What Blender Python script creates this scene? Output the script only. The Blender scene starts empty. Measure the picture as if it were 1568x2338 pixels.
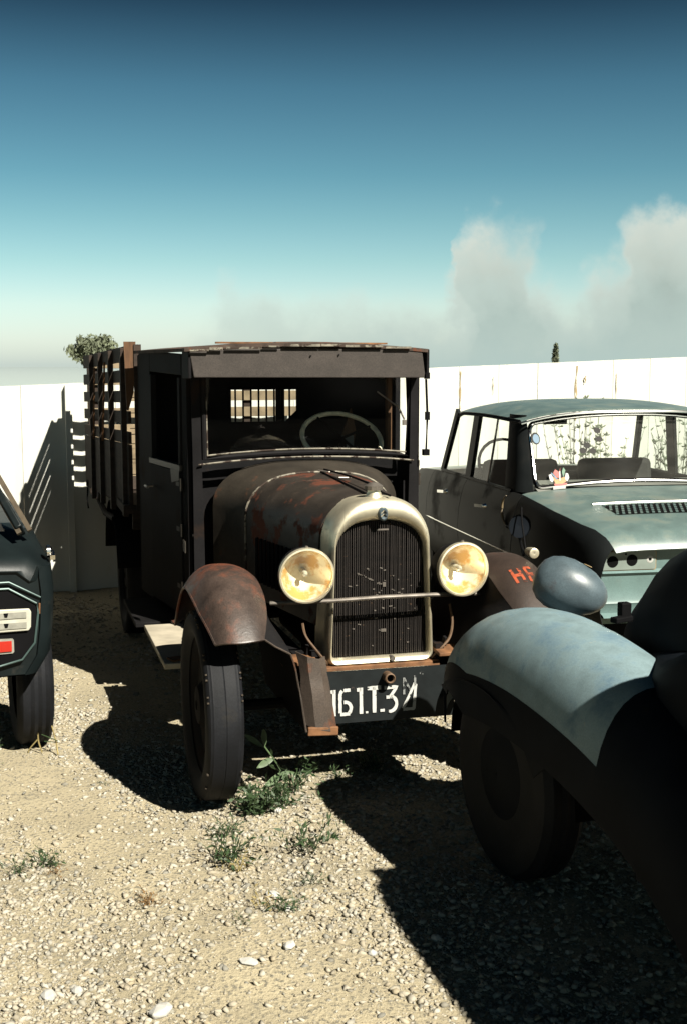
import bpy, math, random
import numpy as np
from mathutils import Vector, Matrix, Euler
R_ = math.radians
random.seed(7); rng = np.random.default_rng(7)
S = bpy.context.scene
COL = S.collection

# ---------------------------------------------------------------- camera, sky, sun, exposure
cd = bpy.data.cameras.new('camera'); cam = bpy.data.objects.new('camera', cd); COL.objects.link(cam)
cam.location = (0, 0, 1.65); cam.rotation_euler = (R_(90 - 7), 0, 0)
cd.sensor_fit = 'VERTICAL'; cd.sensor_height = 36; cd.sensor_width = 24; cd.lens = 1200 / 1024 * 36
cd.clip_start = 0.05; cd.clip_end = 2000
cd.dof.use_dof = True; cd.dof.focus_distance = 5.3; cd.dof.aperture_fstop = 11
S.camera = cam
S.view_settings.view_transform = 'Standard'; S.view_settings.look = 'None'
S.view_settings.exposure = 1.7; S.view_settings.gamma = 1; S.view_settings.use_curve_mapping = False
SUN_AZ, SUN_EL = R_(42), R_(44)          # azimuth measured from behind the camera towards its right
ld = bpy.data.lights.new('sun', 'SUN'); ld.energy = 5; ld.angle = R_(0.53); ld.color = (1, .95, .83)
sun = bpy.data.objects.new('sun', ld); COL.objects.link(sun)
sdir = Vector((math.sin(SUN_AZ) * math.cos(SUN_EL), -math.cos(SUN_AZ) * math.cos(SUN_EL), math.sin(SUN_EL)))
sun.rotation_euler = sdir.to_track_quat('Z', 'Y').to_euler(); sun.location = (6, -8, 10)

W = bpy.data.worlds.new('World'); S.world = W; W.use_nodes = True
nt = W.node_tree; nt.nodes.clear()
def N(t, **kw):
    n = nt.nodes.new(t)
    for k, v in kw.items(): setattr(n, k, v)
    return n
def MA(op, a, b=None, c=None, clamp=False):
    n = nt.nodes.new('ShaderNodeMath'); n.operation = op; n.use_clamp = clamp
    for i, v in enumerate((a, b, c)):
        if v is None: continue
        if isinstance(v, (int, float)): n.inputs[i].default_value = v
        else: nt.links.new(v, n.inputs[i])
    return n.outputs[0]
def RAMP(fac, stops, interp='LINEAR'):
    n = nt.nodes.new('ShaderNodeValToRGB'); n.color_ramp.interpolation = interp
    e = n.color_ramp.elements
    while len(e) > 1: e.remove(e[-1])
    for i, (p, c) in enumerate(stops):
        x = e[0] if i == 0 else e.new(p)
        x.position = p; x.color = (*c, 1) if len(c) == 3 else c
    nt.links.new(fac, n.inputs[0]); return n.outputs[0]
def MIX(f, a, b, bt='MIX'):
    n = nt.nodes.new('ShaderNodeMix'); n.data_type = 'RGBA'; n.blend_type = bt
    for s, v in ((n.inputs[0], f), (n.inputs[6], a), (n.inputs[7], b)):
        if isinstance(v, (int, float)): s.default_value = v
        elif isinstance(v, tuple): s.default_value = (*v, 1)
        else: nt.links.new(v, s)
    return n.outputs[2]
sky = N('ShaderNodeTexSky', sky_type='NISHITA', sun_disc=False)
sky.sun_elevation = SUN_EL; sky.sun_rotation = R_(180) - SUN_AZ; sky.air_density = 1.0; sky.dust_density = 0.6; sky.ozone_density = 1.5
tc = N('ShaderNodeTexCoord'); sp = N('ShaderNodeSeparateXYZ'); nt.links.new(tc.outputs['Generated'], sp.inputs[0])
X_, Y_, Z_ = sp.outputs
zr = MA('MULTIPLY', Z_, 1 / 0.32, clamp=True)
# deep blue overhead, pale green-white at the horizon: multiplies the Nishita colour by elevation
SKYRAMP = [(0.0, (0.7, 0.82, 0.96)), (0.0625, (0.7301, 0.8086, 0.9027)), (0.15, (0.6986, 0.785, 0.8007)), (0.2594, (0.5181, 0.679, 0.6437)), (0.3656, (0.3886, 0.577, 0.5377)), (0.4719, (0.2787, 0.4749, 0.4553)), (0.675, (0.1743, 0.3218, 0.3258)), (0.8625, (0.0612, 0.1177, 0.1319)), (1.0, (0.022, 0.043, 0.052))]
skyc = MIX(1.0, sky.outputs[0], RAMP(zr, SKYRAMP), 'MULTIPLY')
# cloud bank low in the sky
u = MA('DIVIDE', X_, MA('MAXIMUM', Y_, 0.15))
NZ = N('ShaderNodeTexNoise'); NZ.inputs['Scale'].default_value = 16; NZ.inputs['Detail'].default_value = 4; nt.links.new(tc.outputs['Generated'], NZ.inputs['Vector'])
u = MA('ADD', u, MA('MULTIPLY', MA('SUBTRACT', NZ.outputs[0], .5), .09))
ur = MA('ADD', MA('MULTIPLY', u, 1 / 0.8), 0.5, clamp=True)       # u -0.4..0.4 -> 0..1
def px(x): return ((x / 2.2857 - 343) / 1200) / 0.8 + .5
tops = [(px(0), 0.004), (px(330), .008), (px(470), .050), (px(560), .083), (px(650), .072), (px(850), .070), (px(1010), .064), (px(1045), .090), (px(1062), .118),
        (px(1100), .124), (px(1160), .120), (px(1205), .112), (px(1235), .088), (px(1290), .066), (px(1340), .088), (px(1400), .098), (px(1440), .126), (px(1520), .138), (px(1568), .134), (1.0, .11)]
T = RAMP(ur, [(p, (h * 5,) * 3) for p, h in tops], 'EASE')
nz = N('ShaderNodeTexNoise'); nz.inputs['Scale'].default_value = 9; nz.inputs['Detail'].default_value = 6; nz.inputs['Roughness'].default_value = .55
nt.links.new(tc.outputs['Generated'], nz.inputs['Vector'])
nz2 = N('ShaderNodeTexNoise'); nz2.inputs['Scale'].default_value = 26; nz2.inputs['Detail'].default_value = 5; nz2.inputs['Roughness'].default_value = .6
nt.links.new(tc.outputs['Generated'], nz2.inputs['Vector'])
top = MA('ADD', MA('MULTIPLY', T, .2), MA('MULTIPLY', MA('SUBTRACT', nz.outputs[0], .5), .06))
top = MA('ADD', top, MA('MULTIPLY', MA('SUBTRACT', nz2.outputs[0], .5), .055))
d = MA('SUBTRACT', top, Z_)
edge = RAMP(ur, [(px(500), (.045,) * 3), (px(950), (.05,) * 3), (px(1060), (.026,) * 3), (px(1200), (.055,) * 3), (px(1400), (.045,) * 3), (px(1568), (.022,) * 3)])
m = MA('DIVIDE', d, edge, clamp=True)
m = MA('MULTIPLY', MA('MULTIPLY', m, m), MA('SUBTRACT', 3, MA('MULTIPLY', m, 2)))
amt = RAMP(ur, [(px(350), (0,) * 3), (px(520), (.55,) * 3), (px(900), (.80,) * 3), (px(1100), (.92,) * 3)])
m = MA('MULTIPLY', m, amt)
m = MA('MULTIPLY', m, MA('ADD', .72, MA('MULTIPLY', nz2.outputs[0], .5)), clamp=True)
lit = MA('SUBTRACT', 1.0, MA('MULTIPLY', d, 12), clamp=True)        # the tops of the puffs are lightest
lit = MA('MULTIPLY', lit, MA('ADD', nz2.outputs[0], .35), clamp=True)
lowb = MA('SUBTRACT', 1.0, MA('MULTIPLY', Z_, 13), clamp=True)
cc = MIX(lit, (.41, .49, .44), (.80, .84, .75))
cc = MIX(MA('MULTIPLY', lowb, .8), cc, (.46, .60, .57))
bg1 = N('ShaderNodeBackground'); bg1.inputs[1].default_value = 0.05; nt.links.new(skyc, bg1.inputs[0])
bg2 = N('ShaderNodeBackground'); bg2.inputs[1].default_value = 0.314; nt.links.new(cc, bg2.inputs[0])
mx = N('ShaderNodeMixShader'); nt.links.new(m, mx.inputs[0]); nt.links.new(bg1.outputs[0], mx.inputs[1]); nt.links.new(bg2.outputs[0], mx.inputs[2])
wo = N('ShaderNodeOutputWorld'); nt.links.new(mx.outputs[0], wo.inputs[0])

# ---------------------------------------------------------------- materials
def mat(name, base, rough=.6, metal=0., var=.25, scale=6., bump=.0, bscale=60., second=None, thr=.55, soft=.06, pscale=4., third=None, thr3=.6,
        spec=.3, coat=0., emit=None, alt_rough=.85, stretch=None, grain=0., island=None):
    m_ = bpy.data.materials.new(name); m_.use_nodes = True; t = m_.node_tree; b = t.nodes['Principled BSDF']
    L = t.links.new
    if metal < .5: base = tuple(c * .392 for c in base); second = second and tuple(c * .392 for c in second); third = third and tuple(c * .392 for c in third); island = island and [tuple(c * .392 for c in q) for q in island]
    co = t.nodes.new('ShaderNodeTexCoord'); src = co.outputs['Object']
    if stretch:
        mp = t.nodes.new('ShaderNodeMapping'); mp.inputs['Scale'].default_value = stretch; L(src, mp.inputs[0]); src = mp.outputs[0]
    def noise(s, det=5, ro=.55):
        n = t.nodes.new('ShaderNodeTexNoise'); n.inputs['Scale'].default_value = s; n.inputs['Detail'].default_value = det; n.inputs['Roughness'].default_value = ro
        L(src, n.inputs['Vector']); return n.outputs[0]
    def ramp(f, a, bb, ca=(0, 0, 0), cb=(1, 1, 1)):
        r = t.nodes.new('ShaderNodeValToRGB'); r.color_ramp.elements[0].position = max(0, a); r.color_ramp.elements[1].position = min(1, bb)
        r.color_ramp.elements[0].color = (*ca, 1); r.color_ramp.elements[1].color = (*cb, 1); L(f, r.inputs[0]); return r.outputs[0]
    def mixc(f, a, bb, bt='MIX'):
        n = t.nodes.new('ShaderNodeMix'); n.data_type = 'RGBA'; n.blend_type = bt
        for s, v in ((n.inputs[0], f), (n.inputs[6], a), (n.inputs[7], bb)):
            if isinstance(v, (int, float)): s.default_value = v
            elif isinstance(v, tuple): s.default_value = (*v, 1)
            else: L(v, s)
        return n.outputs[2]
    lo = tuple(c * (1 - var) for c in base); hi = tuple(min(1, c * (1 + var)) for c in base)
    c = ramp(noise(scale), .3, .7, lo, hi)
    if island:
        g = t.nodes.new('ShaderNodeNewGeometry'); r = t.nodes.new('ShaderNodeValToRGB'); e = r.color_ramp.elements
        e[0].color = (*island[0], 1)
        for i, ic in enumerate(island[1:], 1):
            x = e[-1] if i == len(island) - 1 else e.new(i / (len(island) - 1))
            x.position = i / (len(island) - 1); x.color = (*ic, 1)
        L(g.outputs['Random Per Island'], r.inputs[0]); c = mixc(.35, r.outputs[0], c)
    ro = rough
    if second:
        f = ramp(noise(pscale, 8, .65), thr, thr + soft); c = mixc(f, c, second)
        r = t.nodes.new('ShaderNodeMath'); r.operation = 'MULTIPLY_ADD'; L(f, r.inputs[0]); r.inputs[1].default_value = alt_rough - rough; r.inputs[2].default_value = rough; L(r.outputs[0], b.inputs['Roughness'])
        if metal:
            r = t.nodes.new('ShaderNodeMath'); r.operation = 'MULTIPLY_ADD'; L(f, r.inputs[0]); r.inputs[1].default_value = -metal; r.inputs[2].default_value = metal; L(r.outputs[0], b.inputs['Metallic'])
    else: b.inputs['Roughness'].default_value = rough
    if third:
        f = ramp(noise(pscale * 2.3, 7, .7), thr3, thr3 + .05); c = mixc(f, c, third)
    if grain:
        g2 = ramp(noise(220, 3, .7), .35, .65, (1 - grain,) * 3, (1 + grain,) * 3); c = mixc(1.0, c, g2, 'MULTIPLY')
    L(c, b.inputs['Base Color'])
    if not (second and metal): b.inputs['Metallic'].default_value = metal
    b.inputs['Specular IOR Level'].default_value = spec; b.inputs['Coat Weight'].default_value = coat
    if bump:
        bn = t.nodes.new('ShaderNodeBump'); bn.inputs['Strength'].default_value = 1; bn.inputs['Distance'].default_value = bump
        L(noise(bscale, 6, .6), bn.inputs['Height']); L(bn.outputs[0], b.inputs['Normal'])
    return m_
RUST = (.15, .036, .012)
M = {}
M['truck_paint'] = mat('truck_paint', (.016, .015, .016), .75, spec=.06, second=(.035, .022, .016), thr=.58, soft=.12, pscale=5, bump=.0006, bscale=40, grain=.2)
M['hood_paint'] = mat('hood_paint', (.050, .040, .032), .50, var=.45, second=RUST, thr=.53, soft=.05, pscale=5.5, third=(.10, .07, .05), thr3=.62, bump=.0008, bscale=50, grain=.3)
M['scuttle_paint'] = mat('scuttle_paint', (.052, .043, .033), .5, var=.35, second=(.13, .05, .02), thr=.62, soft=.08, pscale=7, bump=.0006, grain=.25)
M['fender_rust'] = mat('fender_rust', (.078, .055, .045), .42, var=.5, scale=9, second=(.19, .048, .016), thr=.48, soft=.14, pscale=4.5, third=(.15, .12, .10), thr3=.66, bump=.0008, bscale=70, alt_rough=.75, grain=.3)
M['fender_dark'] = mat('fender_dark', (.05, .032, .024), .6, var=.4, second=(.09, .035, .018), thr=.56, soft=.12, pscale=6, bump=.0008, grain=.3)
M['visor_paint'] = mat('visor_paint', (.062, .05, .043), .75, var=.2, scale=14, bump=.0005, grain=.3)
M['roof_cloth'] = mat('roof_cloth', (.09, .06, .045), .9, var=.5, scale=18, second=(.16, .05, .02), thr=.58, soft=.05, pscale=9, bump=.003, bscale=30)
M['roof_edge'] = mat('roof_edge', (.30, .27, .21), .7, var=.5, scale=25, second=(.05, .03, .02), thr=.5, soft=.05, pscale=22)
M['apron_rust'] = mat('apron_rust', (.085, .065, .052), .5, var=.4, second=(.17, .06, .025), thr=.56, soft=.1, pscale=9, bump=.0012, bscale=40, grain=.3)
M['rust_edge'] = mat('rust_edge', (.26, .12, .05), .8, var=.5, scale=20, bump=.001)
M['nickel'] = mat('nickel', (.66, .60, .45), .42, metal=.85, var=.25, scale=8, second=(.22, .18, .12), thr=.60, soft=.12, pscale=9, alt_rough=.6, bump=.0004, bscale=90)
M['chrome'] = mat('chrome', (.75, .74, .70), .16, metal=1, var=.08)
M['grille_fin'] = mat('grille_fin', (.022, .016, .013), .6, metal=.0, var=.4, scale=12, second=(.20, .12, .07), thr=.64, soft=.03, pscale=26, stretch=(1, 1, 3))
M['grille_back'] = mat('grille_back', (.010, .007, .006), .9, second=(.13, .075, .045), thr=.62, soft=.04, pscale=20, stretch=(.6, 1, 3))
M['black'] = mat('black', (.008, .008, .009), .7, spec=.04)
M['matt_black'] = mat('matt_black', (.006, .006, .006), .95, spec=.05)
M['tyre'] = mat('tyre', (.012, .013, .016), .68, spec=.15, var=.35, scale=9, second=(.032, .029, .025), thr=.60, soft=.14, pscale=9, bump=.0008, bscale=60, grain=.3)
M['tyre_edge'] = mat('tyre_edge', (.06, .045, .03), .9, var=.5, scale=30)
M['steel'] = mat('steel', (.13, .115, .10), .45, metal=.6, var=.3, scale=20)
M['cable'] = mat('cable', (.17, .10, .055), .7, var=.3, scale=30)
M['plate_black'] = mat('plate_black', (.012, .016, .017), .45, var=.3, scale=15, second=(.06, .04, .03), thr=.66, soft=.04, pscale=14, bump=.0004)
M['reflector'] = mat('reflector', (.95, .90, .76), .30, metal=1, var=.08, scale=7, second=(.62, .38, .12), thr=.47, soft=.12, pscale=11, alt_rough=.4, bump=.0015, bscale=14)
for mn in ('reflector',):      # tarnished silver stays metal where it has yellowed
    pb = M[mn].node_tree.nodes['Principled BSDF']
    for l in list(pb.inputs['Metallic'].links): M[mn].node_tree.links.remove(l)
    pb.inputs['Metallic'].default_value = .62
M['old_wood'] = mat('old_wood', (.05, .032, .022), .85, var=.5, scale=6, stretch=(1, 1, 6), bump=.001, bscale=30)
M['brown_wood'] = mat('brown_wood', (.16, .075, .03), .75, var=.4, scale=8, stretch=(5, 5, 1), bump=.001)
M['pale_wood'] = mat('pale_wood', (.38, .29, .18), .85, var=.35, scale=10, bump=.001)
M['dusty_board'] = mat('dusty_board', (.62, .55, .42), .8, var=.2, scale=10, second=(.25, .08, .03), thr=.66, soft=.05, pscale=5)
M['rim_ivory'] = mat('rim_ivory', (1.7, 1.5, 1.1), .4, var=.2, scale=30)
M['rim_yellow'] = mat('rim_yellow', (.40, .30, .17), .5, var=.3, scale=20)
M['leather'] = mat('leather', (.02, .014, .011), .8, spec=.2, var=.3)
M['orange_paint'] = mat('orange_paint', (.52, .10, .035), .7, var=.3, scale=30, second=(.05, .03, .022), thr=.54, soft=.05, pscale=40)
M['white_letter'] = mat('white_letter', (.80, .80, .76), .6, var=.05, scale=30, second=(.02, .025, .026), thr=.595, soft=.02, pscale=24)
M['grey_letter'] = mat('grey_letter', (.30, .31, .30), .6, second=(.015, .02, .02), thr=.50, soft=.05, pscale=40)
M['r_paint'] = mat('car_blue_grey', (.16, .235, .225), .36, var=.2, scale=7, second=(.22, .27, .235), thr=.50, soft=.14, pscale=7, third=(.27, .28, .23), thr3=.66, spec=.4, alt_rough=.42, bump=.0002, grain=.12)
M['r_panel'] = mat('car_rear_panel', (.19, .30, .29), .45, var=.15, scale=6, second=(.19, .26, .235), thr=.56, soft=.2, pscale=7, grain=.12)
M['r_side'] = mat('car_side_shaded_dusty', (.024, .028, .029), .5, spec=.10, var=.25, scale=3, second=(.045, .042, .037), thr=.55, soft=.2, pscale=3, grain=.15)  # the car's blue grey darkened with the flank's shade, plus dusty blotches
M['r_plate'] = mat('lamp_base_primer', (.30, .36, .32), .6, var=.15, scale=10, second=(.42, .36, .22), thr=.60, soft=.08, pscale=9)
M['primer_edge'] = mat('primer_edge', (.42, .30, .15), .75, var=.3, scale=30)
M['shelf'] = mat('shelf_vinyl', (.30, .30, .27), .8, var=.2, scale=6, bump=.003, bscale=14)
M['seat_dark'] = mat('seat_dark', (.04, .038, .034), .8)
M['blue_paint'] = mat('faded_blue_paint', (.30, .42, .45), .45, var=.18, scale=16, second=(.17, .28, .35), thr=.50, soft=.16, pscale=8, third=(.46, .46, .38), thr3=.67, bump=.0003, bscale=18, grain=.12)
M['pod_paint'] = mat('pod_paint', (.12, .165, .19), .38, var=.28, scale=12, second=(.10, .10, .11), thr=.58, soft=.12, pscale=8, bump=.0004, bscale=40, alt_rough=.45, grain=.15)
M['dark_blue'] = mat('dark_body_wing_shade', (.009, .012, .017), .6, spec=.05, var=.3, second=(.025, .022, .02), thr=.64, soft=.06, pscale=6)  # dark body colour; also carries the shade painted on the blue wing
M['left_paint'] = mat('left_car_paint', (.012, .018, .019), .38, spec=.16, var=.3, second=(.05, .042, .033), thr=.60, soft=.15, pscale=5, bump=.0003)
M['left_trim'] = mat('left_trim', (.10, .16, .15), .45, metal=.3, var=.2)
M['seal'] = mat('rubber_seal', (.10, .075, .045), .8, var=.4, scale=20)
M['lens_clear'] = mat('lens_clear', (.74, .72, .60), .3, var=.12, scale=20)
M['lens_slot'] = mat('lens_slot', (.42, .41, .35), .4, var=.2, scale=30)
M['lens_red'] = mat('lens_red', (.62, .035, .02), .3, var=.1)
M['wall'] = mat('whitewashed_sheet', (1.02, 1.02, .93), .8, var=.04, scale=3, second=(.90, .82, .60), thr=.56, soft=.2, pscale=3.2, stretch=(1, 1, .35), bump=.002, bscale=9)
M['wall_stain'] = mat('rust_streak', (.50, .38, .20), .85, var=.35, scale=14, second=(.76, .74, .64), thr=.50, soft=.08, pscale=18)
M['ground'] = mat('gravel_earth', (.59, .505, .335), .95, var=.2, scale=2.2, second=(.30, .27, .20), thr=.54, soft=.06, pscale=70, third=(.60, .56, .45), thr3=.60, bump=.01, bscale=70)
M['stone'] = mat('crushed_stone', (.50, .46, .37), .9, var=.2, scale=30, bump=.0015, bscale=160,
                 island=[(.36, .35, .29), (.72, .62, .44), (.58, .53, .43), (.82, .76, .62), (.50, .41, .27), (.82, .77, .65), (.17, .17, .15), (.66, .52, .31)])
M['white_stone'] = mat('white_stone', (.72, .70, .64), .9, var=.12, scale=20, bump=.002, bscale=60)
M['haze_sheet'] = mat('glossy_haze', (.03, .06, .07), .04, var=.1, spec=.6)  # mirror-smooth stand-in for horizon haze
M['leaf'] = mat('weed_leaf', (.055, .10, .035), .6, var=.35, scale=20)
M['leaf_pale'] = mat('broad_leaf', (.13, .20, .09), .5, var=.25, scale=20)
M['leaf_dry'] = mat('dry_leaf', (.33, .19, .07), .8, var=.35, scale=20)
M['straw'] = mat('straw', (.42, .33, .13), .8, var=.3, scale=20)
M['bush_leaf'] = mat('bush_leaf', (.20, .23, .14), .7, var=.4, scale=6)
M['bark'] = mat('bark', (.08, .06, .045), .9, var=.3)
M['far_weed'] = mat('far_weed', (.30, .36, .24), .8, var=.3)
M['red'] = mat('sticker_red', (.55, .05, .03), .5); M['orange'] = mat('sticker_orange', (.75, .30, .05), .5)
M['white'] = mat('sticker_white', (.78, .78, .74), .5); M['green'] = mat('sticker_green', (.05, .22, .10), .5); M['skyblue'] = mat('sticker_blue', (.12, .25, .38), .5)
def glassmat(name, tint, gloss=.06, rough=.03, dust=0., base=.03):
    m_ = bpy.data.materials.new(name); m_.use_nodes = True; t = m_.node_tree; t.nodes.clear(); L = t.links.new
    tr = t.nodes.new('ShaderNodeBsdfTransparent'); tr.inputs[0].default_value = (*tint, 1)
    gl = t.nodes.new('ShaderNodeBsdfGlossy'); gl.inputs['Roughness'].default_value = rough
    lw_ = t.nodes.new('ShaderNodeLayerWeight'); lw_.inputs[0].default_value = .5
    pw_ = t.nodes.new('ShaderNodeMath'); pw_.operation = 'POWER'; L(lw_.outputs['Facing'], pw_.inputs[0]); pw_.inputs[1].default_value = 5
    fr = t.nodes.new('ShaderNodeMath'); fr.operation = 'MULTIPLY_ADD'; L(pw_.outputs[0], fr.inputs[0]); fr.inputs[1].default_value = .6; fr.inputs[2].default_value = base
    mx_ = t.nodes.new('ShaderNodeMixShader'); L(fr.outputs[0], mx_.inputs[0]); L(tr.outputs[0], mx_.inputs[1]); L(gl.outputs[0], mx_.inputs[2])
    out = t.nodes.new('ShaderNodeOutputMaterial'); o_ = mx_.outputs[0]
    if dust:
        df = t.nodes.new('ShaderNodeBsdfDiffuse'); df.inputs[0].default_value = (.5, .48, .42, 1)
        nn = t.nodes.new('ShaderNodeTexNoise'); nn.inputs['Scale'].default_value = 5; nn.inputs['Detail'].default_value = 6
        ml = t.nodes.new('ShaderNodeMath'); ml.operation = 'MULTIPLY'; L(nn.outputs[0], ml.inputs[0]); ml.inputs[1].default_value = dust
        m2 = t.nodes.new('ShaderNodeMixShader'); L(ml.outputs[0], m2.inputs[0]); L(o_, m2.inputs[1]); L(df.outputs[0], m2.inputs[2]); o_ = m2.outputs[0]
    L(o_, out.inputs[0]); return m_
M['glass'] = glassmat('dusty_window_glass', (.86, .90, .88), dust=.05)
M['lens_glass'] = glassmat('lamp_glass', (.97, .96, .90), dust=.07)
M['old_glass'] = glassmat('old_windscreen_glass', (.85, .88, .88), dust=.003, base=.010)

# ---------------------------------------------------------------- mesh helpers
class MB:
    def __init__(s): s.v = []; s.f = []
    def add(s, v, f):
        b = len(s.v); s.v += [tuple(p) for p in v]; s.f += [tuple(i + b for i in q) for q in f]; return s
    def box(s, c, d, rot=None):
        x, y, z = d[0] / 2, d[1] / 2, d[2] / 2
        v = [Vector(p) for p in ((-x, -y, -z), (x, -y, -z), (x, y, -z), (-x, y, -z), (-x, -y, z), (x, -y, z), (x, y, z), (-x, y, z))]
        if rot: r = Euler(rot).to_matrix(); v = [r @ p for p in v]
        v = [p + Vector(c) for p in v]
        return s.add(v, [(0, 3, 2, 1), (4, 5, 6, 7), (0, 1, 5, 4), (1, 2, 6, 5), (2, 3, 7, 6), (3, 0, 4, 7)])
    def beam(s, a, b, w, h, up=(0, 0, 1)):
        a, b = Vector(a), Vector(b); d = (b - a).normalized(); sx = d.cross(Vector(up)).normalized(); sz = sx.cross(d)
        v = [p + sx * i * w / 2 + sz * j * h / 2 for p in (a, b) for i, j in ((-1, -1), (1, -1), (1, 1), (-1, 1))]
        return s.add(v, [(0, 1, 2, 3), (4, 7, 6, 5), (0, 4, 5, 1), (1, 5, 6, 2), (2, 6, 7, 3), (3, 7, 4, 0)])
    def grid(s, rows, closed=False, cap=False):
        n = len(rows[0]); v = [p for r in rows for p in r]; f = []
        for i in range(len(rows) - 1):
            for j in range(n if closed else n - 1):
                k = (j + 1) % n; f.append((i * n + j, i * n + k, (i + 1) * n + k, (i + 1) * n + j))
        if cap: f.append(tuple(range(n))[::-1]); f.append(tuple((len(rows) - 1) * n + j for j in range(n)))
        return s.add(v, f)
    def tube(s, path, r, n=8, cap=True):
        P = [Vector(p) for p in path]; rows = []
        for i, p in enumerate(P):
            t = (P[min(i + 1, len(P) - 1)] - P[max(i - 1, 0)]).normalized()
            a = t.cross(Vector((0, 0, 1))); a = a if a.length > .05 else t.cross(Vector((1, 0, 0))); a.normalize(); b = t.cross(a)
            rr = r[i] if isinstance(r, (list, tuple)) else r
            rows.append([p + (a * math.cos(k * math.tau / n) + b * math.sin(k * math.tau / n)) * rr for k in range(n)])
        return s.grid(rows, True, cap)
    def lathe(s, prof, c, axis='Y', n=32, cap=False, arc=math.tau):
        rows = []
        for d, r in prof:
            row = []
            for k in range(n if arc == math.tau else n + 1):
                a = k * arc / n; x, y = r * math.cos(a), r * math.sin(a)
                p = {'X': (d, x, y), 'Y': (x, d, y), 'Z': (x, y, d)}[axis]
                row.append(tuple(p[i] + c[i] for i in range(3)))
            rows.append(row)
        return s.grid(rows, arc == math.tau, cap)
    def prism(s, pts, depth):       # pts: 3D planar outline; depth: vector
        n = len(pts); d = Vector(depth); v = [Vector(p) for p in pts] + [Vector(p) + d for p in pts]
        return s.add(v, [tuple(range(n)), tuple(range(2 * n - 1, n - 1, -1))] + [(i, i + n, (i + 1) % n + n, (i + 1) % n) for i in range(n)])
    def build(s, name, m_, parent=None, smooth=True, bevel=0, solid=0, ang=35, sub=0, split=False):
        if split:           # every loose piece becomes an object of its own
            par = list(range(len(s.v)))
            def find(i):
                while par[i] != i: par[i] = par[par[i]]; i = par[i]
                return i
            for f in s.f:
                for i in f[1:]: par[find(i)] = find(f[0])
            groups = {}
            for f in s.f: groups.setdefault(find(f[0]), []).append(f)
            first = None
            for fs in groups.values():
                ids = sorted({i for f in fs for i in f}); mp = {i: k for k, i in enumerate(ids)}
                q = MB(); q.v = [s.v[i] for i in ids]; q.f = [tuple(mp[i] for i in f) for f in fs]
                o = q.build(name, m_, parent, smooth, bevel, solid, ang, sub); first = first or o
            return first
        me = bpy.data.meshes.new(name); me.from_pydata(s.v, [], s.f); me.materials.append(M[m_]); me.validate()
        import bmesh
        bm = bmesh.new(); bm.from_mesh(me); bmesh.ops.recalc_face_normals(bm, faces=bm.faces); bm.to_mesh(me); bm.free()
        if smooth:
            me.polygons.foreach_set('use_smooth', [True] * len(me.polygons)); me.set_sharp_from_angle(angle=R_(ang))
        o = bpy.data.objects.new(name, me); COL.objects.link(o)
        if solid:
            q = o.modifiers.new('solid', 'SOLIDIFY'); q.thickness = solid; q.offset = 0
            if smooth: q = o.modifiers.new('crisp_edges', 'EDGE_SPLIT'); q.split_angle = R_(max(ang, 50)); q.use_edge_sharp = False
        if bevel: q = o.modifiers.new('bevel', 'BEVEL'); q.width = bevel; q.segments = 2; q.limit_method = 'ANGLE'
        if sub: q = o.modifiers.new('sub', 'SUBSURF'); q.levels = sub; q.render_levels = sub
        if parent: o.parent = parent
        return o
def thing(name, label, cat, loc=(0, 0, 0), rz=0, group=None):
    o = bpy.data.objects.new(name, None); COL.objects.link(o); o.location = loc; o.rotation_euler.z = rz
    o['label'] = label; o['category'] = cat
    if group: o['group'] = group
    return o
def tag(o, label, cat, group=None):
    o['label'] = label; o['category'] = cat
    if group: o['group'] = group
    return o
def dup(o, parent):
    c = o.copy(); COL.objects.link(c); c.parent = parent; return c
def lerp(a, b, t): return a + (b - a) * t
def smooth_curve(pts, n):         # Catmull-Rom through points
    P = [Vector(p) for p in pts]; P = [2 * P[0] - P[1]] + P + [2 * P[-1] - P[-2]]; out = []
    for i in range(1, len(P) - 2):
        for k in range(n):
            t = k / n; a, b, c, d_ = P[i - 1], P[i], P[i + 1], P[i + 2]
            out.append(.5 * ((2 * b) + (c - a) * t + (2 * a - 5 * b + 4 * c - d_) * t * t + (3 * b - a - 3 * c + d_) * t ** 3))
    out.append(P[-2]); return out

# ---------------------------------------------------------------- ground
def gz(x, y): return .012 * np.sin(x * 2.1 + 1) * np.cos(y * 1.7) + .006 * np.sin(x * 7 + y * 5)
xs = np.unique(np.concatenate([np.linspace(-600, -7, 12), np.linspace(-7, 7, 281), np.linspace(7, 600, 12)]))
ys = np.unique(np.concatenate([np.linspace(-100, -1, 6), np.linspace(-1, 13, 281), np.linspace(13, 900, 14)]))
XX, YY = np.meshgrid(xs, ys)
near = ((abs(XX) < 6.9) & (YY > -.9) & (YY < 12.9))
ZZ = np.where(near, gz(XX, YY) + rng.normal(0, .0018, XX.shape) - .012, -.02)
me = bpy.data.meshes.new('ground'); nx, ny = len(xs), len(ys)
idx = np.arange(nx * ny).reshape(ny, nx)
fa = np.stack([idx[:-1, :-1], idx[:-1, 1:], idx[1:, 1:], idx[1:, :-1]], -1).reshape(-1, 4)
me.from_pydata(np.stack([XX, YY, ZZ], -1).reshape(-1, 3).tolist(), [], fa.tolist()); me.materials.append(M['ground'])
me.polygons.foreach_set('use_smooth', [True] * len(me.polygons))
go = bpy.data.objects.new('ground', me); COL.objects.link(go); go['kind'] = 'structure'

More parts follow.
